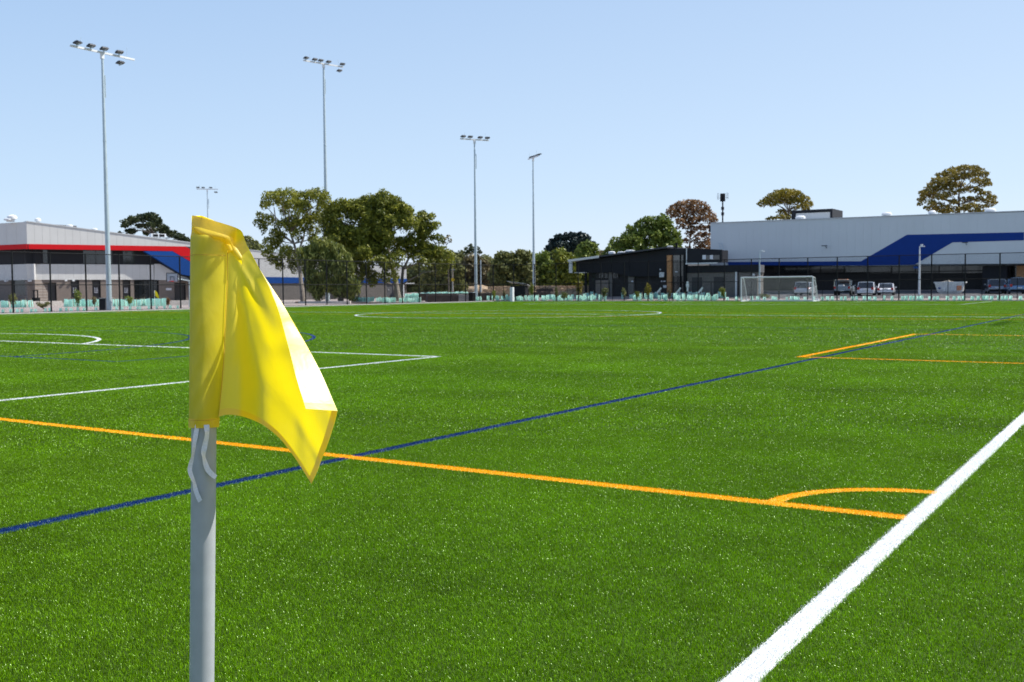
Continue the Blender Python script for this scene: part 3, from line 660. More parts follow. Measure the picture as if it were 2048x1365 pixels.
    # roof vents
    for px, py, wv, hv, lb in ((1215, 513, .45, .5, 'leftmost white roof vent on the black clubhouse'), (1235, 511.5, .55, .3, 'flat white roof vent second from the left on the clubhouse'),
                       (1252, 509, .6, .35, 'widest white roof vent on the clubhouse roof'), (1297, 504.5, .35, .2, 'small white vent midway up the clubhouse roof'), (1332, 499.5, .4, .2, 'small white vent beside the black flue')):
        xx = X(px); zr = top(xx)+.16
        rings = [[(wv*k*math.cos(q), wv*k*math.sin(q), h_*hv/.5) for q in np.linspace(0, 2*math.pi, 13)[:-1]] for k, h_ in ((.7, -.1), (.7, .15), (1, .2), (1, .42), (.7, .5), (.2, .52))]
        v_ = MB().loft(rings).build('roof_vent', M['white'], None, smooth=True); v_.location = (F.o.x+xx, F.o.y+1.2, zr); tag(v_, lb, 'roof vent', 'vents on the clubhouse roof')
    v_ = MB().tube([(0, 0, -.1), (0, 0, .55)], .16, 8).build('roof_flue', M['black'], None); v_.location = (F.o.x+X(1343), F.o.y+1.5, top(xr)+.1); tag(v_, 'short black flue at the high end of the clubhouse roof', 'flue')
clubhouse()

# ---------------------------------------------------------------- fences
def mesh_panel(w_, h, pitch=.075, r_=.0034):
    v = []; f = []
    def seg(p, q):
        d = (q-p).normalized(); n1 = Vector((0, 1, 0)); n2 = d.cross(n1); k = len(v)
        for e in (p, q):
            for c in range(3):
                a = 2*math.pi*c/3; v.append(e+(n1*math.cos(a)+n2*math.sin(a))*r_)
        for c in range(3): f.append((k+c, k+(c+1) % 3, k+3+(c+1) % 3, k+3+c))
    st = pitch*math.sqrt(2)
    for sgn in (1, -1):
        c = -h if sgn == 1 else 0
        while c < (w_ if sgn == 1 else w_+h):
            # line x = c + z (sgn 1) or x = c - z
            z0 = max(0, -c) if sgn == 1 else max(0, c-w_); z1 = min(h, w_-c) if sgn == 1 else min(h, c)
            if z1 > z0: seg(Vector((c+sgn*z0, 0, z0)), Vector((c+sgn*z1, 0, z1)))
            c += st
    me = bpy.data.meshes.new('fence_mesh'); me.from_pydata([tuple(p) for p in v], [], f); me.materials.append(M['wire']); return me
FH = 4.53
post_me = MB().tube([(0, 0, 0), (0, 0, FH)], .062, 8)
half_me = MB().tube([(0, 0, 0), (0, 0, 2.1)], .036, 6)
def fence(x0, y0, ang, n, half, label, bay=3.03):
    root = empty('mesh_fence', (x0, y0, 0), ang, label=label, cat='fence', group='tall black chain link fences round the pitch')
    p0 = post_me.build('post', M['black'], root); p0.location = (0, 0, 0)
    mp = bpy.data.objects.new('wire_panel', mesh_panel(bay-.02, FH-.12)); mp.data.name = 'wire_panel'; col.objects.link(mp); mp.parent = root; mp.location = (.01, 0, .06); mp['kind'] = 'stuff'
    ra = MB().tube([(0, 0, FH-.03), (bay, 0, FH-.03)], .034, 6).build('top_rail', M['black'], root)
    rb = MB().tube([(0, 0, 2.1), (bay, 0, 2.1)], .034, 6).build('middle_rail', M['black'], root)
    rc = MB().tube([(0, 0, .08), (bay, 0, .08)], .02, 6).build('bottom_rail', M['black'], root)
    hp = None
    if half: hp = half_me.build('intermediate_post', M['black'], root); hp.location = (bay/2, 0, 0)
    for i in range(1, n+1):
        c = p0.copy(); col.objects.link(c); c.parent = root; c.location = (i*bay, 0, 0)
        if i == n: break
        for q in (mp, ra, rb, rc)+((hp,) if hp else ()):
            c = q.copy(); col.objects.link(c); c.parent = root; c.location = q.location+Vector((i*bay, 0, 0))
    return root
fence(-69.7, 23.4, math.pi/2, 27, False, 'tall black mesh fence along the left side of the pitch before the sports building', 3.005)
fence(-69.7, 104.5, 0, 25, True, 'tall black mesh fence across the far end behind the goal', 3.03)

# ---------------------------------------------------------------- light masts
def lamp_mb(): 
    b = MB(); b.loft([[(-.42, -.30, .02), (.42, -.30, .02), (.42, -.30, .14), (-.42, -.30, .14)], [(-.46, .25, .0), (.46, .25, .0), (.46, .25, .2), (-.46, .25, .2)], [(-.40, .5, .06), (.40, .5, .06), (.40, .5, .16), (-.40, .5, .16)]])
    for i in range(7): b.box(-.36+i*.12-.015, -.36+i*.12+.015, -.2, .22, .16, .27)
    return b
def mast(x, y, h, ang, L, lamps, label, armoff=0.0, base_r=.22, z0=0.0, lampscale=.66):
    A = empty('light_mast', (x, y, z0), ang, label=label, cat='light mast', group='floodlight masts round the pitch')
    p = MB(); p.tube([(0, 0, 0), (0, 0, h*.33), (0, 0, h*.66), (0, 0, h)], [base_r, base_r*.85, base_r*.62, base_r*.42], 12); p.build('pole', M['galv'], A, smooth=True)
    q = MB()
    for k in (.33, .66): q.tube([(0, 0, h*k-.06), (0, 0, h*k+.06)], base_r*(1.02-.5*k), 12)
    q.tube([(0, 0, 0), (0, 0, .06)], base_r*1.7, 12); q.build('collar', M['galv'], A)
    c = armoff; MB().box(c-L/2, c+L/2, -.07, .07, h-.07, h+.08).box(-.12, .12, -.12, .12, h-.5, h-.07).build('crossarm', M['white'], A)
    lp = None
    for (s, below, tw) in lamps:
        if lp is None: l_ = lp = lamp_mb().build('lamp', M['lamp'], A)
        else: l_ = lp.copy(); col.objects.link(l_); l_.parent = A
        l_.location = (c+s*L, -.35 if not below else -.3, h+.22 if not below else h-.62); l_.rotation_euler = (R(-14), 0, tw); l_.scale = (lampscale,)*3
        br = MB().box(-.03, .03, -.06, .35, -.2, .05).box(-.3, .3, -.03, .03, -.02, .04).build('bracket', M['galv'], l_)
        ln = MB().box(-.36, .36, -.24, .22, -.015, -.002).build('lens', M['lens'], l_)
    for s in (-.34, .38): MB().tube([(c+s*L, 0, h), (c+s*L, 0, h+.85)], .012, 4).build('lightning_rod', M['galv'], A)
    MB().tube([(.2, 0, h-3.6), (.2, 0, h-1.8)], .05, 6).build('conduit', M['galv'], A)
    return A
def arm_ang(vpx):       # world angle of a horizontal line whose image vanishes at photo column vpx
    d = ray(vpx, 580); return math.atan2(d.y, d.x)
p = on_ground(219, 621.5)
mast(p.x, p.y, 21.0, arm_ang(2290), 6.0, [(-.42, 0, .3), (-.22, 0, .0), (-.02, 0, -.1), (.22, 0, -.2), (.24, 1, .1)], 'nearest tall light mast, standing before the sports building on the left', armoff=.1)
q = at(655, 580, 125); mast(q.x, q.y, 29.0, arm_ang(3200), 5.6, [(-.46, 0, .3), (-.25, 0, 0), (-.1, 0, 0), (.1, 0, 0), (.38, 1, .1), (.45, 0, -.2)], 'second light mast rising behind the big gum trees', base_r=.28)
q = at(952, 580, 129); mast(q.x, q.y, 20.3, arm_ang(5200), 3.9, [(-.42, 0, .2), (-.18, 0, 0), (.17, 0, 0), (.42, 0, -.2)], 'light mast right of the big gum trees, its bar seen broadside', z0=.0, base_r=.2)
q = at(1068, 580, 147); mast(q.x, q.y, 19.0, arm_ang(253), 3.8, [(-.42, 0, .2), (-.18, 0, 0), (.17, 0, 0), (.42, 0, -.2)], 'rightmost light mast, its bar seen nearly end on', z0=1.3, base_r=.2)
q = at(419, 580, 193); mast(q.x, q.y, 20.8, arm_ang(9000), 3.9, [(-.42, 0, .2), (-.18, 0, 0), (.17, 0, 0), (.40, 1, -.2)], 'smallest and farthest light mast, just above the yellow corner flag', base_r=.19, lampscale=.66)
mast(-4.2+21*math.cos(SUN_EL)/math.sin(SUN_EL)*SUN_DIR.x, 42.4+21*math.cos(SUN_EL)/math.sin(SUN_EL)*SUN_DIR.y, 21.0, math.pi/2, 6.0, [(-.42, 0, .3), (-.22, 0, .0), (-.02, 0, -.1), (.22, 0, -.2)], 'light mast on the right touchline side, seen only by its shadow on the turf')

# ---------------------------------------------------------------- trees
DENS = 3.8
def leaves(clumps, n_per_m2, lw, ll, droop=0.0, flat=1.0, seed=1):
    """clumps: (centre Vector, rx, ry(depth), rz) -> quads spread through each clump"""
    g = np.random.default_rng(seed); V = []; T = []
    for c, rx, ry, rz in clumps:
        n = max(14, int(n_per_m2*DENS*(rx*rz+rx*ry+ry*rz)/3*4))
        d = g.normal(size=(n, 3)); d /= np.linalg.norm(d, axis=1)[:, None]
        rad = g.uniform(.35, 1.0, n)**.55*(1+.22*np.sin(d[:, 0]*5+c[0])*np.cos(d[:, 2]*4+c[1]))
        P = d*rad[:, None]*np.array([rx, ry, rz])+np.array(c)
        low = d[:, 2] < -.2; keep = ~(low & (g.uniform(0, 1, n) < .45*flat)); P = P[keep]; d = d[keep]; n = len(P)
        a = g.normal(size=(n, 3))*.8+d*.7; a /= np.linalg.norm(a, axis=1)[:, None]      # leaf normal
        t = np.cross(a, g.normal(size=(n, 3))); t[:, 2] -= droop*2; t -= a*np.sum(t*a, 1)[:, None]; t /= np.linalg.norm(t, axis=1)[:, None]
        b = np.cross(a, t); sc_ = g.uniform(.6, 1.25, n)[:, None]
        u = b*lw/2*sc_; v = t*ll/2*sc_
        Q = np.stack([P-v, P+u-v*.15, P+v, P-u-v*.15], 1)
        V.append(Q.reshape(-1, 3)); T.append(np.repeat(np.clip(g.normal(.42, .28, n)+g.normal(0, .14), 0, 1), 4))
    V = np.concatenate(V); F = np.arange(len(V)).reshape(-1, 4); return V, F, np.concatenate(T)
def limb_tubes(b, base, fork, tips, r, bend=.12, seed=0, seg=6):
    g = random.Random(seed); base = Vector(base)
    pts = [base]
    for f_ in fork: pts.append(Vector(f_))
    rs = [r*(.8-.5*i/max(1, len(pts)-1)) for i in range(len(pts))]; rs[0] *= 1.25
    b.tube(pts, rs, seg+2)
    for tp in tips:
        tp = Vector(tp); s = min(pts, key=lambda q: (q-tp).length+(0 if q.z < tp.z else 6)+(4 if q is pts[0] else 0))
        L = (tp-s).length; mid = (s+tp)/2+Vector((g.uniform(-1, 1), g.uniform(-1, 1), g.uniform(.2, 1)))*L*bend
        rr = min(r*.3, .02+L*.014)
        b.tube([s, s.lerp(mid, .6), mid, mid.lerp(tp, .55), tp], [rr, rr*.85, rr*.7, rr*.5, rr*.28], seg)
def inside(poly, x, y):
    c = False; j = len(poly)-1
    for i in range(len(poly)):
        if (poly[i][1] > y) != (poly[j][1] > y) and x < (poly[j][0]-poly[i][0])*(y-poly[i][1])/(poly[j][1]-poly[i][1])+poly[i][0]: c = not c
        j = i
    return c
def edge_dist(poly, x, y):
    m = 1e9
    for i in range(len(poly)):
        (x0, y0), (x1, y1) = poly[i], poly[(i+1) % len(poly)]; dx, dy = x1-x0, y1-y0
        t = max(0, min(1, ((x-x0)*dx+(y-y0)*dy)/(dx*dx+dy*dy+1e-9))); m = min(m, math.hypot(x-x0-t*dx, y-y0-t*dy))
    return m
def fill(poly, step, r, D, seed=1, gap=0.0, thick=1.0, flat=.8, jit=.35):
    """clumps that fill an outline seen from the field, with real depth behind and before it"""
    g = random.Random(seed); xs = [p[0] for p in poly]; ys = [p[1] for p in poly]; out = []
    y = min(ys)
    while y < max(ys):
        x = min(xs)+(g.random()*step)
        while x < max(xs):
            qx, qy = x+g.uniform(-jit, jit)*step, y+g.uniform(-jit, jit)*step
            if inside(poly, qx, qy) and g.random() > gap:
                e = edge_dist(poly, qx, qy); rr = r*g.uniform(.7, 1.25)
                if e > rr*.45:
                    k = D/FPX; half = min(e, 90)*k*thick
                    off = g.uniform(-half, half*.6); w_ = rr*k
                    out.append((at(qx, qy, D+off), w_, w_*g.uniform(.8, 1.2), w_*flat))
            x += step
        y += step*.85
    return out
def clumps_px(lst, D, depth, seed=1, flat=.8):
    g = random.Random(seed)
    return [(at(x, y, D+g.uniform(-depth, depth)), 1.2*rx*D/FPX, 1.2*(rx+ry)/2*D/FPX, 1.24*ry*D/FPX) for x, y, rx, ry in lst]
def tree(name, label, clumps, leafm, dens, lw, ll, trunk_px, D, r, barkm, droop=0, seed=1, cat='tree', group=None, extra=(), tips=None, base_z=None):
    """trunk_px: photo positions from base to top of the trunk"""
    bp = at(trunk_px[0][0], 580, D); bz = ground_z(bp.x, bp.y)-.1 if base_z is None else base_z
    base = Vector((bp.x, bp.y, bz)); A = empty(name, base, 0, label=label, cat=cat, group=group)
    pts = [Vector((0, 0, 0))]+[at(x, y, D+(i*.4))-base for i, (x, y) in enumerate(trunk_px[1:])]
    b = MB(); g = random.Random(seed)
    if tips is None:
        cl = list(clumps); g.shuffle(cl); tips = [c[0]-base for c in cl[:22]]
    else: tips = [at(x, y, D+g.uniform(-1.5, 1.5))-base for x, y in tips]
    limb_tubes(b, pts[0], pts[1:], tips, r, seed=seed)
    for ex in extra:
        e = [at(x, y, D+g.uniform(-1, 1)) - base for x, y in ex]
        b.tube(e, [r*.42*(1-.6*i/(len(e)-1)) for i in range(len(e))], 7)
    b.build('trunk', barkm, A, smooth=True)
    V, F, T = leaves([(c-base, a, b_, d) for c, a, b_, d in clumps], dens, lw, ll, droop, seed=seed)
    o = np_mesh('crown', V, F, leafm, A, attr=T)
    return A

# big gum, left half: airy clumps
c2 = [(542,398,17,13),(558,391,14,10),(580,391,17,11),(602,398,19,13),(622,390,13,10),(636,392,18,13),(648,402,14,14),(536,440,14,10),(517,445,9,8),(527,456,8,10),(520,430,8,6),
      (566,454,17,13),(583,443,15,11),(549,466,10,8),(561,474,12,8),(597,424,14,10),(612,414,14,10),(625,436,15,11),(610,452,13,10),(628,463,13,11),(625,478,10,8),(590,470,8,7),
      (540,486,15,11),(550,492,12,9),(536,506,11,12),(570,512,13,9),(583,508,11,9),(557,524,7,9),(590,533,11,12),(644,420,12,12),(600,478,7,6),(646,446,10,10),(575,410,12,8),(560,405,10,8),(640,490,9,8),(583,525,9,10),(530,410,10,9),(655,432,9,9),(585,408,12,9),(606,410,12,9),(570,423,12,9),(640,436,12,10),(615,440,12,9),(596,446,10,8),(556,480,10,9),(600,462,10,8),(572,500,12,9),(545,520,9,9),(560,533,9,8),(610,500,10,8),(635,492,12,10),(655,480,12,10)]
tree('gum_tree', 'airy gum tree with sky showing between its leaf clumps, left of the dense gum', clumps_px(c2, 121, 2.2, 3), LEAF['gum'], 30, .16, .42,
     [(606, 600), (600, 545), (594, 510), (588, 488), (580, 465)], 121, .32, M['bark'], .5, 3, extra=[[(594, 510), (606, 480), (612, 450), (622, 420)], [(588, 488), (565, 470), (552, 445), (548, 415)]])
# big dense gum
p3 = [(652,415),(664,402),(680,397),(697,398),(712,402),(733,389),(752,388),(769,382),(786,391),(800,402),(815,408),(829,424),(836,445),(826,462),(812,470),(800,476),(790,490),(778,505),(768,515),(745,524),(712,522),(696,515),(684,500),(666,484),(652,470),(648,440)]
cl3 = fill(p3, 11, 16, 119, 5, .0, .5)
cl3 = [c for c in cl3]
holes = [(690,434,9),(719,444,8),(706,450,6),(798,462,12),(662,452,5),(780,486,6)]
def px_of(c):
    d = c-CAM; z = d.dot(fw); return 1024+FPX*d.dot(rt)/z, 682.5-FPX*d.dot(up)/z
cl3 = [c for c in cl3 if all(math.hypot(px_of(c[0])[0]-h[0], px_of(c[0])[1]-h[1]) > h[2]+4 for h in holes)]
cl3 += clumps_px([(700,508,16,12),(690,522,14,11),(704,528,14,12),(718,512,16,12),(728,505,14,12),(705,545,12,12),(718,562,9,10),(700,580,12,14),(705,598,10,8),(660,470,14,12),(668,482,13,10),(655,455,12,12),(672,455,13,12),(786,520,12,11),(798,512,12,10),(772,556,9,10),(790,555,7,9),(746,566,8,8),(715,532,14,9),(735,530,14,10),(765,522,14,10),(725,548,12,10),(745,560,11,9),(776,540,12,13),(768,528,9,9),(740,548,10,8),(752,554,10,9),(730,540,9,9),(760,520,12,8),(790,535,7,10)], 118, 1.5, 6)
tree('gum_tree', 'large dense gum tree with a pale forked trunk, tallest of the clump behind the fence', cl3, LEAF['gum'], 26, .18, .42,
     [(797, 602), (793, 572), (788, 545), (781, 518), (776, 495), (765, 470)], 119, .42, M['bark'], .4, 8, extra=[[(722, 560), (735, 535), (748, 515), (760, 490)], [(716, 604), (719, 570), (724, 545), (742, 520)]])
p3c = [(826,440),(838,427),(856,421),(872,426),(884,440),(888,458),(882,470),(887,490),(900,503),(903,516),(880,520),(850,518),(822,515),(790,512),(778,498),(785,480),(800,474),(818,470),(828,455)]
cl = fill(p3c, 11.5, 14.5, 122, 9, .03, .5)
cl = [c for c in cl if all(math.hypot(px_of(c[0])[0]-h[0], px_of(c[0])[1]-h[1]) > h[2] for h in [(852,450,7),(838,470,6),(868,488,6)])]
cl += clumps_px([(860,505,16,11),(880,505,15,11),(896,512,12,9),(870,525,15,9),(850,528,14,9),(898,528,12,9),(885,540,12,8),(820,505,14,10),(835,518,14,9)], 122, 1.5, 77)
tree('gum_tree', 'darker right-hand gum tree leaning out over the end of the sports building', cl, LEAF['gum'], 24, .18, .42,
     [(801, 603), (803, 570), (806, 540), (818, 516), (835, 495)], 122, .3, M['bark'], .5, 10)
# weeping tree
p4 = [(592,512),(606,492),(632,482),(666,482),(686,492),(700,508),(709,530),(717,550),(719,585),(708,600),(690,590),(676,598),(660,585),(640,598),(622,600),(612,570),(604,545),(597,525)]
cl = fill(p4, 11, 12, 113, 11, .04, .35, 1.1)
tree('weeping_tree', 'round dark weeping tree with hanging foliage just behind the fence', cl, LEAF['willow'], 30, .14, .55, [(682, 603), (680, 575), (672, 545), (660, 520)], 113, .35, M['dbark'], 1.4, 12)
# small trees left of the gum
tree('small_tree', 'small dark tree showing beside the yellow flag above the pale roof', fill([(482,470),(497,473),(512,481),(524,490),(526,502),(505,505),(484,500)], 9, 8, 175, 13, 0, .6), LEAF['olive'], 22, .3, .5,
     [(505, 598), (505, 520), (503, 500)], 175, .25, M['dbark'], 0, 14)
# umbrella tree at far left
c1 = [(255,446,13,6),(268,440,12,7),(283,437,13,7),(300,435,15,8),(312,443,12,8),(298,452,12,6),(262,463,13,5),(250,452,8,4),(296,467,12,5),(318,452,10,6),(328,458,11,6),(332,466,13,6),(346,469,12,6),(358,474,12,5),(368,480,13,5),(376,484,10,4),(308,462,10,5),(240,466,4,2),(280,452,9,4)]
tree('umbrella_tree', 'flat-topped dark tree rising behind the roof of the sports building', clumps_px(c1, 190, 2.5, 15), LEAF['dark'], 20, .35, .5, [(330, 598), (325, 520), (318, 485), (308, 470)], 190, .35, M['dbark'], 0, 16)

# woodland between the gum and the clubhouse, tree by tree
mid = [
 ('olive', [(838,600),(845,535),(862,512),(885,505),(905,508),(925,520),(932,560),(930,600)], 158, 'low dark scrubby tree right of the big gum, behind the yellow sign'),
 ('brown', [(915,600),(917,535),(925,514),(940,508),(960,507),(978,516),(985,545),(985,600)], 162, 'dull brownish tree behind the third light mast'),
 ('olive', [(976,600),(980,530),(990,510),(1010,503),(1035,501),(1055,505),(1068,520),(1072,560),(1070,600)], 156, 'broad olive gum with pale bare branches in its middle'),
 ('green', [(1062,600),(1060,528),(1070,512),(1085,503),(1098,508),(1108,530),(1112,600)], 160, 'soft grey-green tree just right of the rightmost light mast'),
 ('lime', [(1096,600),(1098,545),(1104,515),(1114,500),(1130,493),(1146,500),(1156,520),(1160,560),(1155,600)], 157, 'yellow-green domed tree below the dark pine'),
 ('green', [(1148,600),(1148,520),(1155,495),(1168,486),(1185,484),(1200,497),(1206,530),(1206,600)], 166, 'mid green tree left of the clubhouse roof end'),
 ('olive', [(950,600),(950,535),(962,518),(980,512),(1000,520),(1005,545),(1005,600)], 174, 'dull olive tree filling the gap behind the slim pale post'),
 ('green', [(1036,600),(1040,520),(1058,508),(1080,505),(1098,512),(1104,540),(1104,600)], 176, 'greener tree behind the rightmost light mast'),
 ('olive', [(880,600),(880,520),(892,505),(912,500),(930,506),(940,530),(940,600)], 178, 'mid olive tree behind the utility pole'),
 ('brown', [(1185,600),(1188,520),(1198,502),(1212,505),(1222,530),(1222,600)], 170, 'brownish tree showing above the low end of the clubhouse roof'),
]
for i, (lf, poly, D, lb) in enumerate(mid):
    cx = sum(p[0] for p in poly)/len(poly)
    tree('woodland_tree', lb, fill(poly, 11, 12, D, 20+i, .02, .5), LEAF[lf], 15, .34, .55, [(cx, 598), (cx, 560), (cx+3, 530)], D, .3, M['bark'] if i == 2 else M['dbark'], .2, 30+i,
         group='trees beyond the far fence', extra=[[(1018, 545), (1020, 530), (1014, 518), (1006, 523)], [(1020, 530), (1022, 519), (1016, 514)], [(1012, 536), (1004, 530)]] if i == 2 else ())
tree('pine_tree', 'big rounded blue-green pine standing highest behind the middle woodland', fill([(1088,500),(1094,488),(1103,478),(1108,468),(1125,463),(1140,465),(1152,463),(1170,465),(1178,475),(1186,482),(1190,495),(1186,515),(1160,530),(1110,530),(1092,515)], 9.5, 9, 205, 41, 0, .6), LEAF['pine'], 16, .45, .5,
     [(1140, 598), (1140, 530), (1138, 500)], 205, .5, M['dbark'], 0, 42)
tree('sparse_tree', 'thin tree with small tufts seen beside the third light mast', clumps_px([(932,498,4,3),(941,492,4,3),(944,500,6,6),(957,497,3,3),(960,505,4,4),(949,507,7,4),(935,507,6,4)], 168, 1, 43), LEAF['dark'], 20, .3, .4, [(945, 590), (945, 530), (944, 505)], 168, .14, M['dbark'], 0, 44)
tree('sparse_tree', 'thin bare-limbed treetop at the right edge of the big gum', clumps_px([(890,478,3,3),(897,474,4,3),(902,482,3,3),(888,486,4,3)], 150, 1, 45), LEAF['brown'], 18, .25, .4, [(898, 590), (896, 520), (893, 490)], 150, .12, M['dbark'], 0, 46)
# trees behind the clubhouse
p8 = [(1205,560),(1203,520),(1210,497),(1222,478),(1236,466),(1250,455),(1262,447),(1278,438),(1292,431),(1312,432),(1330,434),(1346,446),(1358,462),(1366,480),(1368,505),(1372,540),(1370,580),(1210,580)]
tree('broad_tree', 'wide green dome of a tree behind the black clubhouse', fill(p8, 11.5, 12.5, 152, 47, .05, .5), LEAF['green'], 17, .28, .5, [(1290, 592), (1290, 540), (1288, 505), (1285, 485)], 152, .45, M['dbark'], .2, 48)
c9 = [(1342,425,10,7),(1350,417,11,7),(1362,411,11,7),(1376,407,13,7),(1392,409,13,8),(1404,415,12,8),(1412,424,11,7),(1422,432,10,6),(1428,440,7,5),(1424,448,8,6),(1350,434,9,6),(1362,426,12,8),(1378,422,14,8),(1394,427,12,8),(1374,438,12,7),(1390,442,11,7),(1408,438,9,6),
      (1360,444,9,6),(1372,452,10,6),(1386,458,9,6),(1402,456,8,6),(1416,458,8,6),(1380,468,9,6),(1398,472,9,6),(1412,472,9,7),(1392,484,9,6),(1408,488,11,7),(1420,486,8,7),(1372,482,7,5),(1400,497,12,6),(1418,500,9,6),(1355,456,5,3),(1376,496,6,4)]
tree('rust_tree', 'rust-brown leaved tree behind the clubhouse beside the silver hall', clumps_px(c9, 160, 2.5, 49), LEAF['rust'], 21, .24, .42, [(1378, 592), (1378, 520), (1380, 480), (1384, 450)], 160, .28, M['dbark'], 0, 50)
c10 = [(1526,408,10,6),(1535,400,11,6),(1546,393,11,6),(1558,388,12,7),(1572,385,13,7),(1586,387,12,7),(1598,392,11,7),(1608,400,11,7),(1617,409,9,6),(1606,412,10,5),(1590,404,12,6),(1574,402,13,6),(1558,403,12,6),(1544,408,9,5),(1582,394,10,5),(1568,394,10,5),
       (1564,424,8,5),(1576,427,9,5),(1562,434,8,4),(1545,437,9,3),(1535,438,5,2),(1612,420,8,4),(1575,436,9,4),(1592,416,7,3)]
tree('umbrella_tree', 'flat-crowned mustard-green tree above the left part of the silver hall', clumps_px(c10, 172, 3, 51), LEAF['mustard'], 24, .26, .42, [(1578, 592), (1576, 470), (1576, 440), (1578, 425)], 172, .3, M['dbark'], 0, 52)
c11 = [(1843,400,8,5),(1851,392,10,6),(1846,386,8,5),(1860,382,12,7),(1868,372,12,7),(1874,362,12,6),(1886,352,13,7),(1900,346,14,7),(1914,340,13,6),(1930,337,14,6),(1945,338,13,6),(1958,344,11,6),(1967,350,10,6),(1972,362,9,5),(1966,370,10,5),(1978,368,6,4),(1890,364,13,7),(1906,358,13,7),(1922,352,14,7),(1940,352,13,7),
       (1952,362,10,6),(1880,378,13,7),(1898,374,13,7),(1916,370,12,6),(1868,392,11,6),(1884,394,11,6),(1902,388,11,6),(1924,382,9,5),(1940,378,10,6),(1956,382,9,5),(1970,388,11,5),(1984,396,9,5),(1988,405,7,4),(1972,402,9,4),(1956,398,10,5),(1940,400,10,6),(1862,406,9,6),(1876,412,11,7),(1868,420,12,6),(1890,416,11,6),(1906,404,9,5),
       (1944,412,10,5),(1960,414,10,5),(1976,412,9,4),(1930,416,10,6),(1912,420,12,6),(1950,423,12,4),(1890,424,12,4),(1852,416,5,3),(1840,408,5,4),(1968,423,8,3),(1925,400,6,5)]
tree('golden_tree', 'tall golden-brown tree with layered tufts above the right part of the silver hall', clumps_px(c11, 168, 3.2, 53), LEAF['gold'], 24, .24, .40, [(1918, 592), (1918, 440), (1918, 410), (1918, 385)], 168, .4, M['dbark'], 0, 54)

# far scrub closing the horizon behind the woodland
sc_cl = []
gq = random.Random(3)
for i in range(150):
    px = gq.uniform(700, 1420); D = gq.uniform(230, 260); r_ = gq.uniform(2.2, 3.6)
    b_ = at(px, 580, D); sc_cl.append((Vector((b_.x, b_.y, 1.5+gq.uniform(0, 4.5))), r_, r_, r_*.8))
V, F, T = leaves(sc_cl, 5, .8, 1.1, seed=60); o = np_mesh('distant_woodland', V, F, LEAF['olive'], None, attr=T); tag(o, 'far low belt of dull green woodland closing the view beyond the terraces', 'woodland', kind='stuff')

# ---------------------------------------------------------------- far goal
def goal():
    A = empty('football_goal', (CX, L_-.06, 0), 0, label='white portable football goal with a net on the far goal line', cat='goal')
    r_ = .06
    for s in (-1, 1):
        MB().tube([(s*3.72, 0, 0), (s*3.72, 0, 2.44+r_)], r_, 10).build('goalpost', M['white'], A, smooth=True)
        MB().tube([(s*3.72, 0, 2.48), (s*3.72, .75, 2.42)], .035, 8).tube([(s*3.72, .75, 2.42), (s*3.72, 1.95, .08)], .035, 8).build('net_support', M['white'], A)
        MB().box(s*3.72-.07, s*3.72+.07, 0.06, 1.95, .0, .12).build('side_base', M['white'], A)
        MB().box(s*3.72-.12, s*3.72+.12, 1.5, 2.05, .0, .22).build('base_weight', M['white'], A)
    MB().tube([(-3.72, 0, 2.5), (3.72, 0, 2.5)], r_, 10).build('crossbar', M['white'], A)
    MB().box(-3.65, 3.65, 1.88, 2.0, 0, .14).build('rear_base', M['white'], A)
    b = MB(); q = .0042
    for x in np.arange(-3.7, 3.71, .13): b.tube([(x, 0, 2.46), (x, .75, 2.38), (x, 1.93, .1)], q, 3, False)
    for t in np.linspace(0, 1, 22): y = .75+1.18*t; z = 2.38-2.28*t; b.tube([(-3.72, y, z), (3.72, y, z)], q, 3, False)
    for t in (.25, .5, .75): b.tube([(-3.72, .75*t, 2.44), (3.72, .75*t, 2.44)], q, 3, False)
    for s in (-1, 1):
        for z in np.arange(.15, 2.4, .13): b.tube([(s*3.72, 0.02, z), (s*3.72, .75+1.18*(2.38-z)/2.28, z)], q, 3, False)
        for y in np.arange(.13, 1.9, .13): b.tube([(s*3.72, y, .1), (s*3.72, y, 2.38 if y < .75 else 2.38-2.28*(y-.75)/1.18)], q, 3, False)
    o = b.build('net', M['net'], A); o['kind'] = 'stuff'
goal()

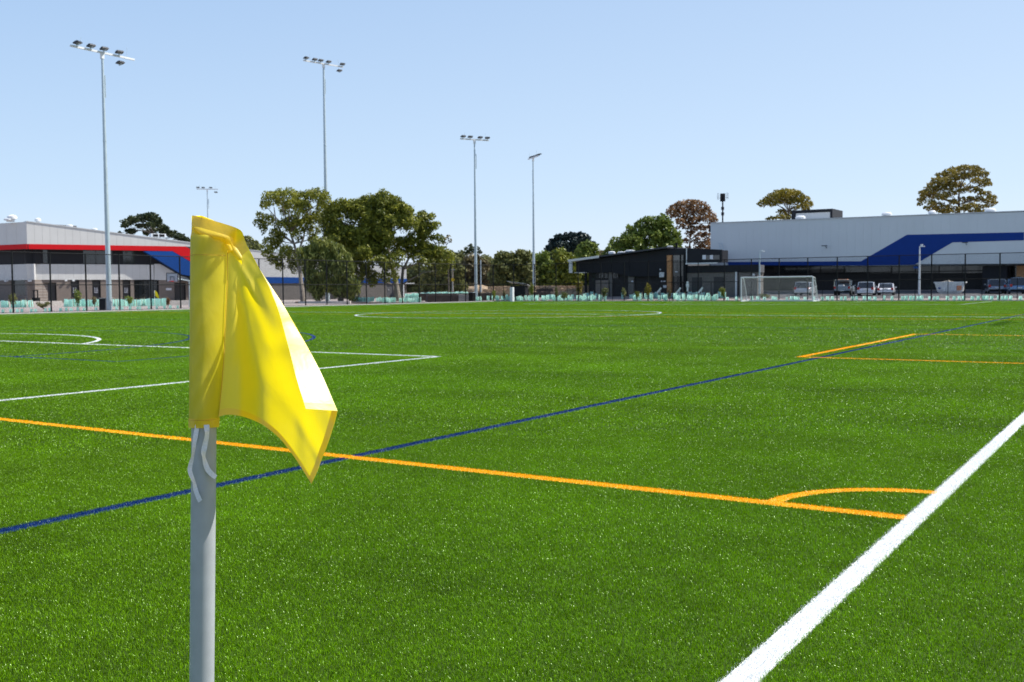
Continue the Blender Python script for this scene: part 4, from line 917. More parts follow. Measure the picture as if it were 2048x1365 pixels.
# ---------------------------------------------------------------- vehicles (x = across, y = forward, rear at y = 0)
def ring(y, hw, z0, z1, r_=.12, n=3):
    pts = []
    for (cx, cz, a0) in ((hw-r_, z0+r_, -90), (hw-r_, z1-r_, 0), (-hw+r_, z1-r_, 90), (-hw+r_, z0+r_, 180)):
        for k in range(n+1):
            a = R(a0+90*k/n); pts.append((cx+r_*math.cos(a), y, cz+r_*math.sin(a)))
    return pts
def wheel(A, x, y, r_=.33):
    w_ = MB().tube([(x-.1, y, r_), (x+.1, y, r_)], r_, 18).build('wheel', M['tyre'], A)
    s = 1 if x > 0 else -1
    b = MB().tube([(x+s*.085, y, r_), (x+s*.115, y, r_)], r_*.62, 12); b.build('rim', M['rim'], w_)
def car(x, y, rz, paint, label, kind='hatch', L=4.3, W=1.8, H=1.47, z=None, roofm=None):
    A = empty('parked_car' if kind != 'ute' else 'pickup_truck', (x, y, ground_z(x, y)+.01 if z is None else z), rz, label=label, cat='car' if kind != 'ute' else 'pickup truck', group='cars parked below the silver hall')
    hw = W/2; zb = .24; belt = H*.60; P_ = M[paint]
    st = [(0, .80, .42, .62), (.06, .93, .34, belt-.16), (.25, .98, zb, belt-.03), (1.0, 1, zb, belt), (2.6, 1, zb, belt), (L-1.1, .99, zb, belt-.06), (L-.35, .93, .3, belt-.22), (L, .78, .36, belt-.36)]
    if kind == 'ute': st = [(0, .9, .5, .95), (.03, .93, .48, 1.0), (1.5, .95, .4, 1.0), (1.6, 1, .36, 1.0), (3.3, 1, .36, 1.02), (L-.8, .97, .36, .98), (L-.2, .92, .42, .9), (L, .85, .45, .8)]
    MB().loft([ring(yy, hw*k, a, b_, .11) for yy, k, a, b_ in st]).build('body', P_, A, smooth=True)
    if kind == 'ute':
        gs = [(1.55, .86, .98), (1.62, .84, H-.12), (1.85, .80, H-.03), (2.7, .80, H-.03), (3.25, .84, 1.0)]
        y0r, y1r = 1.7, 2.85
        fr = MB()
        for s in (-1, 1): fr.box(s*hw*.92-.04, s*hw*.92+.04, .05, 1.5, 1.0, 1.1).box(s*hw*.9-.03, s*hw*.9+.03, .1, .16, 1.08, H+.02).box(s*hw*.9-.03, s*hw*.9+.03, .1, 1.6, H-.03, H+.03)
        fr.box(-hw*.9, hw*.9, .1, .16, H-.03, H+.03); fr.build('ladder_rack', M['chrome'], A)
        MB().box(-.6, .5, .3, 1.4, H+.02, H+.1).build('roof_load', M['orange'], A)
        MB().box(-hw*.82, hw*.82, .12, 1.45, .9, 1.02).build('tray_load', M['rubble'], A)
        MB().box(-.45, .15, .25, .8, 1.0, 1.16).build('white_crate', M['skip'], A)
        MB().box(-hw*.88, hw*.88, -.03, .03, .52, .98).build('tailgate', P_, A)
    else:
        sl = .35 if kind == 'hatch' else .75 if kind == 'sedan' else .25
        gs = [(.10 if kind != 'sedan' else .3, .90, belt-.04), (.10+sl, .84, H-.10), (.3+sl, .80, H-.03), (2.0+sl*.5, .80, H-.02), (2.75, .82, H-.12), (3.35, .90, belt-.04)]
        y0r, y1r = .28+sl, 2.4
    def gr(y_, k, zt): 
        t = (zt-belt)/(H-belt); kk = k
        return [(hw*.93, y_, belt-.08), (hw*kk, y_, zt), (-hw*kk, y_, zt), (-hw*.93, y_, belt-.08)]
    MB().loft([gr(*q) for q in gs]).build('windows', M['glass'], A)
    rm = M[roofm] if roofm else P_
    rings = [[(hw*.84, y_, H-.14), (hw*.80, y_, H-.03), (hw*.5, y_, H+.005), (-hw*.5, y_, H+.005), (-hw*.80, y_, H-.03), (-hw*.84, y_, H-.14)] for y_ in np.linspace(y0r-.16, y1r+.1, 4)]
    MB().loft(rings).build('roof', rm, A, smooth=True)
    pl = MB()
    if kind != 'ute':
        for s in (-1, 1):
            pl.tube([(s*hw*.88, .16, belt-.05), (s*hw*.82, y0r-.12, H-.08)], .055, 6).tube([(s*hw*.9, 1.45, belt-.05), (s*hw*.83, 1.5, H-.08)], .04, 6).tube([(s*hw*.9, 3.3, belt-.05), (s*hw*.81, y1r+.05, H-.08)], .045, 6)
    else:
        for s in (-1, 1): pl.tube([(s*hw*.9, 1.56, 1.0), (s*hw*.84, 1.68, H-.08)], .07, 6)
    pl.build('pillars', P_, A)
    tz = belt-.12 if kind != 'ute' else .85
    for s in (-1, 1):
        MB().box(s*hw*.80-.13, s*hw*.80+.11, -.035, .12, tz-.14, tz+.12).build('tail_light', M['taill'], A, bevel=.02)
        MB().box(s*(hw+.02)-.09+s*.05, s*(hw+.02)+.09+s*.05, 2.95, 3.1, belt-.02, belt+.14).build('mirror', P_, A)
    MB().box(-.24, .24, -.05, -.0, .60 if kind != 'ute' else .42, .71 if kind != 'ute' else .53).build('number_plate', M['plate'], A)
    MB().box(-hw*.88, hw*.88, -.07, .12, .30, .47).build('rear_bumper', M['black'] if paint in ('car_d', 'car_b') or kind == 'ute' else P_, A, bevel=.03)
    for yy in (.78, L-.85):
        for s in (-1, 1): wheel(A, s*(hw-.11), yy, .33 if kind != 'ute' else .36)
    return A
def park(px, D, *a, **k):
    q = at(px, 580, D); car(q.x, q.y, *a, **k)
face = math.atan2(.25, 1)          # noses point to the hall, turned slightly so that the right flanks show
park(1603, 114, R(5), 'car_s', 'silver small car seen through the goal net', 'hatch', H=1.55)
park(1684, 112, R(8), 'car_g', 'grey tray-backed pickup with a ladder rack and orange load', 'ute', L=4.9, W=1.84, H=1.68)
park(1731, 109.5, R(10), 'car_w', 'white hatchback parked beside the pickup truck', 'hatch', L=4.3, W=1.80, H=1.52)
park(1771, 109.5, R(10), 'car_w', 'low white sedan, rightmost of the white cars', 'sedan', L=4.5, W=1.72, H=1.30)
park(1995, 109.5, R(12), 'car_d', 'dark slate SUV with bright glints right of the skip', 'suv', L=4.6, W=1.88, H=1.62)
q = at(2036, 580, 105.2); car(q.x, q.y+1.2, R(14), 'car_b', 'blue car with a red rear windscreen banner cut by the right edge of the picture', 'suv', L=4.6, W=1.95, H=1.72)

def skip_bin():
    q = at(1899, 580, 110.2); A = empty('skip_bin', (q.x, q.y, ground_z(q.x, q.y)), R(4), label='battered off-white skip bin heaped with rubble', cat='skip bin')
    def rr(z, a, b, c, d): return [(a, c, z), (b, c, z), (b, d, z), (a, d, z)]
    MB().loft([rr(.06, -.98, .98, 0.25, 1.5), rr(.35, -1.25, 1.25, .1, 1.65), rr(1.28, -1.52, 1.52, 0, 1.75)]).build('tub', M['skip'], A)
    MB().box(-1.58, 1.58, -.06, .06, 1.24, 1.36).box(-1.58, 1.58, 1.7, 1.82, 1.24, 1.36).box(-1.58, -1.46, .06, 1.7, 1.24, 1.36).box(1.46, 1.58, .06, 1.7, 1.24, 1.36).build('rim', M['skip'], A)
    for x_ in (-.55, .6): MB().prism([(x_-.07, .3), (x_+.07, .3), (x_+.07, 1.24), (x_-.07, 1.24)], -.07, .09).build('rib', M['skip'], A)
    MB().box(.72, 1.2, -.0, .05, .45, .95).build('orange_panel', M['orange'], A); MB().box(-1.12, -.9, -.02, .05, .6, .76).build('blue_label', M['blue'], A)
    b = MB(); g = random.Random(4)
    for i in range(26):
        x_, y_, s_ = g.uniform(-1.2, 1.1), g.uniform(.25, 1.5), g.uniform(.12, .3); zz = 1.12+.25*math.exp(-(x_+.3)**2*2)
        c = Vector((x_, y_, zz)); b.loft([[c+Vector((s_*k*math.cos(a)*g.uniform(.7, 1.2), s_*k*math.sin(a), h_*s_)) for a in np.linspace(0, 6.28, 6)[:-1]] for k, h_ in ((.6, -.6), (1, 0), (.5, .6))])
    o = b.build('rubble', M['rubble'], A); o['kind'] = 'stuff'
skip_bin()
for px, top_, lb in ((1519, 503, 'slim street light behind the goal'), (1838.5, 493.5, 'slim white street light between the white sedan and the skip')):
    D = 109.5 if px > 1700 else 111.5
    q = at(px, 580, D); z0 = ground_z(q.x, q.y)-.05; h = at(px, top_, D).z-z0
    A = empty('street_light', (q.x, q.y, z0), 0, label=lb, cat='street light', group='street lights in the car park')
    MB().tube([(0, 0, 0), (0, 0, h*.5), (0, 0, h)], [.13, .1, .06], 8).build('pole', M['galv'] if px < 1700 else M['white'], A, smooth=True)
    hd = MB().box(.0, .5, -.1, .1, h-.05, h+.04).box(.08, .3, -.08, .08, h+.04, h+.22 if px > 1700 else h+.08); hd.build('lamp_head', M['white'], A)
    if px > 1700: MB().box(-.62, -.1, -.05, 0, h*.55, h*.55+.22).build('small_sign', M['blue'], A)

# ---------------------------------------------------------------- tree guards with seedlings
gm = MB(); hw_ = .11
gm.loft([[(-hw_, -hw_, 0), (hw_, -hw_, 0), (hw_, hw_, 0), (-hw_, hw_, 0)], [(-hw_*.92, -hw_*.92, .45), (hw_*.92, -hw_*.92, .45), (hw_*.92, hw_*.92, .45), (-hw_*.92, hw_*.92, .45)]], cap=False)
def guard_mesh():
    me = bpy.data.meshes.new('tree_guard'); me.from_pydata(gm.v, [], gm.f); me.materials.append(M['mint']); me.materials.append(M['stake']); return me
sm = MB().box(-.012, .012, -.012, .012, 0, .56)
GM = guard_mesh(); SM = bpy.data.meshes.new('stake'); SM.from_pydata(sm.v, [], sm.f); SM.materials.append(M['stake'])
def guard(px, D, s, label, group, rr):
    q = at(px, 580, D); o = bpy.data.objects.new('tree_guard', GM); col.objects.link(o); o.location = (q.x, q.y, ground_z(q.x, q.y)-.02)
    o.rotation_euler = (rr.uniform(-.07, .07), rr.uniform(-.07, .07), rr.uniform(0, 1.5)); o.scale = (s*1.05, s*1.05, s*rr.uniform(.92, 1.1)); tag(o, label, 'tree guard', group)
    k = bpy.data.objects.new('stake', SM); col.objects.link(k); k.parent = o; k.location = (hw_*1.0+.015, 0, 0)
def fence_D(px, off=1.0):           # lens distance of the line Y = 104.5+off under a photo column
    r_ = ray(px, 580); return (104.5+off-CAM.y)/r_.y
rr = random.Random(9)
_U = 'first second third fourth fifth sixth seventh eighth ninth tenth eleventh twelfth thirteenth fourteenth fifteenth sixteenth seventeenth eighteenth nineteenth'.split()
def ordinal(i):
    if i <= 19: return _U[i-1]
    t_, u_ = divmod(i, 10); return ('twentieth', 'thirtieth', 'fortieth', 'fiftieth')[t_-2] if u_ == 0 else ('twenty', 'thirty', 'forty', 'fifty')[t_-2]+'-'+_U[u_-1]
def number_group(group, fmt):
    gs = [o for o in col.objects if o.get('group') == group]
    def px_(o):
        d = Vector(o.location)-CAM; return d.dot(rt)/d.dot(fw)
    for i, o in enumerate(sorted(gs, key=px_)): o['label'] = fmt % ordinal(i+1)
x_ = 1455
while x_ < 2046:
    guard(x_, fence_D(x_, rr.uniform(.7, 1.3)), 1.05, 'mint plastic tree guard in the single spaced row along the foot of the right fence', 'mint tree guards in a row before the car park', rr); x_ += rr.choice((7, 9, 12, 15, 18))*rr.uniform(.85, 1.2)
n = 0
while n < 88:
    px = rr.uniform(1165, 1452); D = fence_D(px, rr.uniform(.7, 6.6))
    if 1212 < px < 1240 and rr.random() < .85: continue
    guard(px, D, 1.45 if rr.random() < .5 else 1.1, 'mint plastic tree guard among the crowd before the black clubhouse', 'mint tree guards before the clubhouse', rr); n += 1
n = 0
while n < 66:
    px = rr.uniform(930, 1165); D = fence_D(px, rr.uniform(.7, 4.0)) if px > 990 else 128+rr.uniform(0, 5)
    guard(px, D, 1.25, 'pale mint tree guard in the thick band below the stone terraces', 'mint tree guards below the terraces', rr); n += 1
for i in range(26):
    px = 812+i*4.9+rr.uniform(-1.5, 1.5); q = at(px, 580, 142); guard(px, 142, 1.5, 'small distant mint tree guard on the bank behind the dark planter walls', 'far mint tree guards on the bank', rr)
for a, b, k in ((709, 748, 11), (755, 792, 10), (800, 845, 9)):
    for i in range(k): guard(a+(b-a)*i/k+rr.uniform(-1, 1), 118+rr.uniform(-1, 2), 1.35, 'mint tree guard standing beneath the big gum tree', 'mint tree guards under the gum trees', rr)
for i in range(34):                  # two deep behind the pavement on the left
    px = 130+i*6.0+rr.uniform(-1.5, 1.5)
    guard(px, 99+rr.uniform(-1, 1.6), 1.5, 'mint tree guard in the double row before the brick changing rooms', 'mint tree guards before the changing rooms', rr)
for px in (4, 12, 24, 30, 38, 46, 60): guard(px+rr.uniform(-1, 1), 97, 1.4, 'mint tree guard on the low wall at the far left edge', 'mint tree guards at the left edge', rr)
for i in range(26):
    px = 4+i*14+rr.uniform(-5, 5)
    r_ = ray(px, 580); D = (-71.0-CAM.x)/r_.x
    if 195 < px < 226: continue
    guard(px, D, .75, 'short mint tree guard at the foot of the left fence', 'mint tree guards along the left fence', rr)

number_group('mint tree guards in a row before the car park', '%s mint tree guard from the left in the spaced row before the car park')
number_group('mint tree guards before the changing rooms', '%s mint tree guard from the left before the brick changing rooms')
number_group('mint tree guards under the gum trees', '%s mint tree guard from the left beneath the big gum trees')
number_group('mint tree guards at the left edge', '%s mint tree guard from the left by the far left concrete seat wall')
number_group('far mint tree guards on the bank', '%s distant mint tree guard from the left on the bank behind the dark planter')
number_group('mint tree guards along the left fence', '%s short mint tree guard from the left along the foot of the left fence')
# ---------------------------------------------------------------- left foreground of the sports building
def low_wall(px0, px1, D0, D1, h, w_, m, label, name='low_wall', cat='low wall', zoff=0):
    a = at(px0, 580, D0); b = at(px1, 580, D1); d = (b-a); d.z = 0; L = d.length; ang = math.atan2(d.y, d.x); z = min(ground_z(a.x, a.y), ground_z(b.x, b.y))
    o = MB().box(0, L, 0, w_, -.2, h).build(name, m, None, bevel=.02); o.location = (a.x, a.y, z+zoff); o.rotation_euler = (0, 0, ang); tag(o, label, cat); return o
low_wall(-30, 124, 100, 104, .5, .5, M['kerb'], 'pale concrete seat wall at the far left before the sports building')
low_wall(328, 385, 103, 104, .45, .5, M['kerb'], 'pale concrete seat wall right of the glass doors beside the flag')
low_wall(596, 700, 112, 112, .28, .5, M['kerb'], 'pale kerb wall edging the mulch under the weeping tree')
low_wall(700, 850, 116, 120, .2, .4, M['kerb'], 'pale kerb edging the bed under the big gum tree')
low_wall(855, 917, 124.5, 125, .85, 3, M['dstone'], 'nearest dark planter wall with a pale end', 'planter_wall', 'planter wall')
low_wall(917, 941, 125, 125.3, .85, 3, M['concrete'], 'square pale end block beside the dark planter wall', 'concrete_block', 'concrete block')
low_wall(838, 985, 131, 131, 1.0, 2, M['dstone'], 'long upper dark planter wall behind the pale end block', 'planter_wall', 'planter wall')
def cyl_bin(px, D, r_, h, label):
    q = at(px, 580, D); A = empty('litter_bin', (q.x, q.y, ground_z(q.x, q.y)), 0, label=label, cat='litter bin')
    MB().tube([(0, 0, 0), (0, 0, h*.55)], r_, 12).build('bin_body', M['black'], A)
    b = MB()
    for s in (-1, 1): b.box(s*.33-.04, s*.33+.04, -.05, .05, h*.55, h)
    b.box(-.37, .37, -.08, .08, h, h+.1); b.build('hood_frame', M['black'], A)
cyl_bin(71, 104, .42, 1.55, 'black bin with an open hood frame before the brick corner')
q = at(207, 580, 84.8)
A = empty('electrical_cabinet', (q.x, q.y, 0), R(40), label='two-tone grey electrical cabinet at the foot of the nearest light mast', cat='cabinet')
MB().box(-.32, .62, -.3, .3, 0, 1.0).build('cabinet_body', M['concrete'], A, bevel=.02); MB().box(-.30, .2, -.335, -.302, .05, .96).build('cabinet_door', M['char'], A); MB().box(-.38, .68, -.36, .36, 1.0, 1.05).build('cabinet_lid', M['concrete'], A)
# basketball hoop
q = at(345, 580, 92)
A = empty('basketball_hoop', (q.x, q.y, ground_z(q.x, q.y)), math.atan2(r0.y, r0.x)+R(6), label='basketball backboard with a red ring standing beyond the left fence', cat='basketball hoop')
f_ = lambda py: at(345, py, 92).z-ground_z(q.x, q.y)
MB().box(-.5, .5, 0, .03, f_(563.5), f_(546)).build('backboard', mat('clear_backboard', (.42, .46, .52), .15, 0, .05), A)
MB().box(-.52, .52, -.02, .0, f_(546)-.06, f_(546)).box(-.52, -.47, -.02, 0, f_(563.5), f_(546)-.06).box(.47, .52, -.02, 0, f_(563.5), f_(546)-.06).box(-.18, .18, -.03, -.02, f_(554.5), f_(554.5)+.04).box(-.18, -.14, -.03, -.02, f_(561), f_(554.5)).box(.14, .18, -.03, -.02, f_(561), f_(554.5)).build('board_border', M['black'], A)
MB().tube([(.23*math.cos(a), -.35+.23*math.sin(a), f_(563)) for a in np.linspace(0, 6.283, 17)], .02, 5, False).box(-.05, .05, -.14, .0, f_(563)-.04, f_(563)+.04).build('ring', M['red'], A)
MB().tube([(1.3, .9, 0), (1.3, .9, 2.4), (0, .1, f_(556))], .06, 8).build('post', M['galv'], A)
# small garden shrubs on the left and middle: seedlings with stakes
def shrub(px, D, h, w_, lf, label, seed):
    q = at(px, 580, D); base = Vector((q.x, q.y, ground_z(q.x, q.y))); A = empty('young_shrub', base, 0, label=label, cat='shrub', group='young planted shrubs')
    g = random.Random(seed); b = MB(); cl = []
    for i in range(4):
        t = Vector((g.uniform(-w_, w_)*.6, g.uniform(-w_, w_)*.6, h*g.uniform(.7, 1))); b.tube([(0, 0, 0), t*.5+Vector((.03, 0, 0)), t], [.02, .014, .006], 5); cl.append((t*.9, w_*.5, w_*.5, h*.22)); cl.append((t*.6, w_*.4, w_*.4, h*.2))
    b.build('stem', M['dbark'], A); V, F, T = leaves(cl, 60, .09, .2, seed=seed); np_mesh('foliage', V, F, LEAF[lf], A, attr=T)
for i, (px, D, h, w_, lf, lb) in enumerate((
    (24, 88, 1.3, .5, 'olive', 'tall scraggly shrub at the far left edge behind the fence'), (86, 84, .55, .55, 'olive', 'low olive shrub behind the left fence near the bin'), (154, 86, 1.5, .4, 'green', 'thin green sapling in front of the first toilet door'),
    (188, 92, 1.0, .35, 'brown', 'brown-tinged sapling left of the electrical cabinet'), (258, 92, 1.0, .4, 'green', 'green sapling behind the left fence below the second sign'), (335, 92, .8, .3, 'rust', 'reddish sapling below the basketball hoop'),
    (988, 124, 1.5, .35, 'lime', 'upright yellow-green sapling behind the far fence by the third mast'), (1008, 124, 1.3, .3, 'brown', 'brownish sapling left of the white pillar'), (1064, 122, 1.9, .4, 'lime', 'tall lime sapling right of the white pillar'),
    (1114, 122, 1.6, .35, 'olive', 'thin olive sapling before the dark terrace'), (1157, 121, 2.2, .5, 'mustard', 'yellow-flowered sapling at the left end of the clubhouse'), (1127, 120, 1.1, .7, 'olive', 'wide low shrub among the guards below the terrace'),
    (1209, 118, 1.5, .45, 'olive', 'sapling before the clubhouse windows'), (1249, 116, 1.5, .35, 'olive', 'slim sapling before the black brick wall'), (1274, 115, 1.2, .35, 'lime', 'short yellow-green sapling before the clubhouse'),
    (1295, 114, 1.9, .5, 'mustard', 'tallest bushy sapling before the clubhouse wall'), (1339, 112.5, 1.3, .3, 'brown', 'small sapling below the timber jamb'), (1447, 110, 1.4, .45, 'lime', 'bright sapling before the grey blockwork'),
    (1527, 111, .6, .8, 'olive', 'low shrub at the foot of the street light seen through the goal'))): shrub(px, D, h, w_, lf, lb, 70+i)

# ---------------------------------------------------------------- terraces, shed, pillar, utility pole in the middle distance
def terraces():
    g = random.Random(12)
    for k, (px0, px1, D, z0, h) in enumerate(((955, 1180, 133, .75, .40), (965, 1182, 135.5, 1.2, .34), (975, 1186, 138, 1.6, .3))):
        a = at(px0, 580, D); b = at(px1, 580, D-3); d = b-a; d.z = 0; L = d.length; n = 26; st = L/n
        A = empty('stone_terrace', (a.x, a.y, z0), math.atan2(d.y, d.x), label=('lowest', 'middle', 'topmost')[k]+' sandstone block terrace beyond the mint tree guards', cat='terrace wall', group='sandstone terraces')
        for i in range(n):
            dark = 8 <= i <= 17 and k < 2 and i % 5 != 2
            MB().box(i*st+.03, (i+1)*st-.03, g.uniform(-.1, .05), 2.4, -.75 if k == 0 else -.1, h*g.uniform(.82, 1.05)).build('stone', M['dstone'] if dark else M['stone'], A)
terraces()
q = at(1035, 580, 128); A = empty('garden_shed', (q.x, q.y, ground_z(q.x, q.y)), R(20), label='small dark shelter with a grey sloping roof beyond the far fence', cat='shelter')
zt = at(1035, 572, 128).z-ground_z(q.x, q.y)
MB().box(-.9, 1.0, 0, 1.6, 0, zt).build('walls', M['char'], A); MB().add([(-1.25, -.5, zt+.62), (1.25, -.5, zt+.25), (1.25, 2, zt), (-1.25, 2, zt+.4), (-1.25, -.5, zt+.56), (1.25, -.5, zt+.19), (1.25, 2, zt-.06), (-1.25, 2, zt+.34)], [(0, 1, 2, 3), (7, 6, 5, 4), (0, 4, 5, 1), (1, 5, 6, 2), (2, 6, 7, 3), (3, 7, 4, 0)]).build('roof', M['roof'], A)
q = at(1024, 580, 122); o = MB().box(-.19, .19, -.19, .19, -.1, at(1024, 575, 122).z-0.1).build('white_pillar', M['white'], None, bevel=.02); o.location = (q.x, q.y, 0.1); tag(o, 'short square white pillar among the mint tree guards', 'pillar')
q = at(905.5, 580, 145); A = empty('utility_pole', (q.x, q.y, .5), math.atan2(r0.y, r0.x)+R(10), label='grey utility pole with a crossarm beyond the yellow sign', cat='utility pole')
h = at(905, 521, 145).z-.5
MB().tube([(0, 0, 0), (0, 0, h)], [.14, .1], 8).build('pole', M['bark'], A); MB().box(-.42, .42, -.05, .05, h-.25, h-.12).build('crossarm', M['galv'], A); MB().box(-.3, .3, -.05, .05, h-1.4, h-1.3).build('lower_crossarm', M['galv'], A)
for s in (-1, 1): MB().tube([(s*.38, 0, h-.12), (s*.38, 0, h+.1)], .03, 6).build('insulator', M['white'], A)
q = at(905.5, 580, 136); A = empty('road_sign', (q.x, q.y, .6), math.atan2(r0.y, r0.x), label='yellow diamond road sign beyond the far corner of the fence', cat='sign')
zc = at(905, 560, 136).z-.6; MB().tube([(0, .04, 0), (0, .04, zc+.2)], .035, 6).build('post', M['galv'], A); MB().prism([(0, zc-.3), (.3, zc), (0, zc+.3), (-.3, zc)], 0, .02).build('sign_plate', M['yel'], A)
q = at(962, 580, 150); o = MB().tube([(0, 0, 0), (0, 0, at(962, 521, 150).z-.6)], [.1, .07], 8).build('slim_post', M['galv'], None); o.location = (q.x, q.y, .6); tag(o, 'slim pale post just right of the third light mast', 'post')
q = at(944, 580, 124); A = empty('litter_bin', (q.x, q.y, ground_z(q.x, q.y)), 0, label='dark square bin beside the pale planter block', cat='litter bin'); MB().box(-.3, .3, -.3, .3, 0, 1.1).build('bin_body', M['black'], A); MB().box(-.33, .33, -.33, .33, 1.1, 1.16).build('lid', M['galv'], A)
g = MB(); q = at(956, 580, 160)
b = bmesh.new(); bmesh.ops.create_icosphere(b, subdivisions=3, radius=1)
for v in b.verts: v.co.x *= 3.2+.3*math.sin(v.co.y*5); v.co.y *= 2.2; v.co.z *= 1.25+.1*math.sin(v.co.x*3)
me = bpy.data.meshes.new('sand_heap'); b.to_mesh(me); me.materials.append(M['stone']); o = new_obj('sand_heap', me); o.location = (q.x, q.y, .9); tag(o, 'orange heap of sand in front of the distant trees', 'sand heap')
# mulch beds
for nm, px0, px1, D0, D1 in (('mulch_bed', 590, 850, 112.5, 126),):
    v = [at(px0, 580, D0), at(px1, 580, D0+3), at(px1, 580, D1), at(px0, 580, D1)]; v = [(p.x, p.y, ground_z(p.x, p.y)+.03) for p in v]
    o = MB().add(v, [(0, 1, 2, 3)]).build(nm, M['soil']); o['kind'] = 'structure'
# small noticeboards before the clubhouse
for i, (px, lb) in enumerate(((1318, 'leftmost tilted white board on posts before the clubhouse'), (1357, 'middle tilted white board on posts before the clubhouse'), (1401, 'rightmost tilted white board on posts before the clubhouse'))):
    q = at(px, 580, 114.5-i*1.5); z = ground_z(q.x, q.y); A = empty('information_board', (q.x, q.y, z), R(20), label=lb, cat='board', group='tilted boards before the clubhouse')
    bd = MB().box(-.09, .09, -.02, .02, -.38, .38).build('board', M['white'], A); bd.location = (0, 0, 1.2); bd.rotation_euler = (0, R(38), 0)
    MB().tube([(.1, .04, 0), (.1, .04, 1.25)], .03, 6).build('post', M['galv'], A)
q = at(1375, 580, 113); z = ground_z(q.x, q.y)
A = empty('standing_figure_sign', (q.x, q.y, z), R(10), label='white figure-shaped cutout standing before the clubhouse door', cat='sign')
zz = at(1375, 583, 113).z-z; MB().box(-.09, .09, 0, .03, zz, zz+.6).box(-.16, .16, 0, .03, zz+.45, zz+.85).build('cutout', M['white'], A); MB().tube([(0, .015, zz+.98), (0, .03, zz+.98)], .12, 10).build('cutout_head', M['white'], A); MB().tube([(0, .02, 0), (0, .02, zz)], .02, 5).build('post', M['galv'], A)

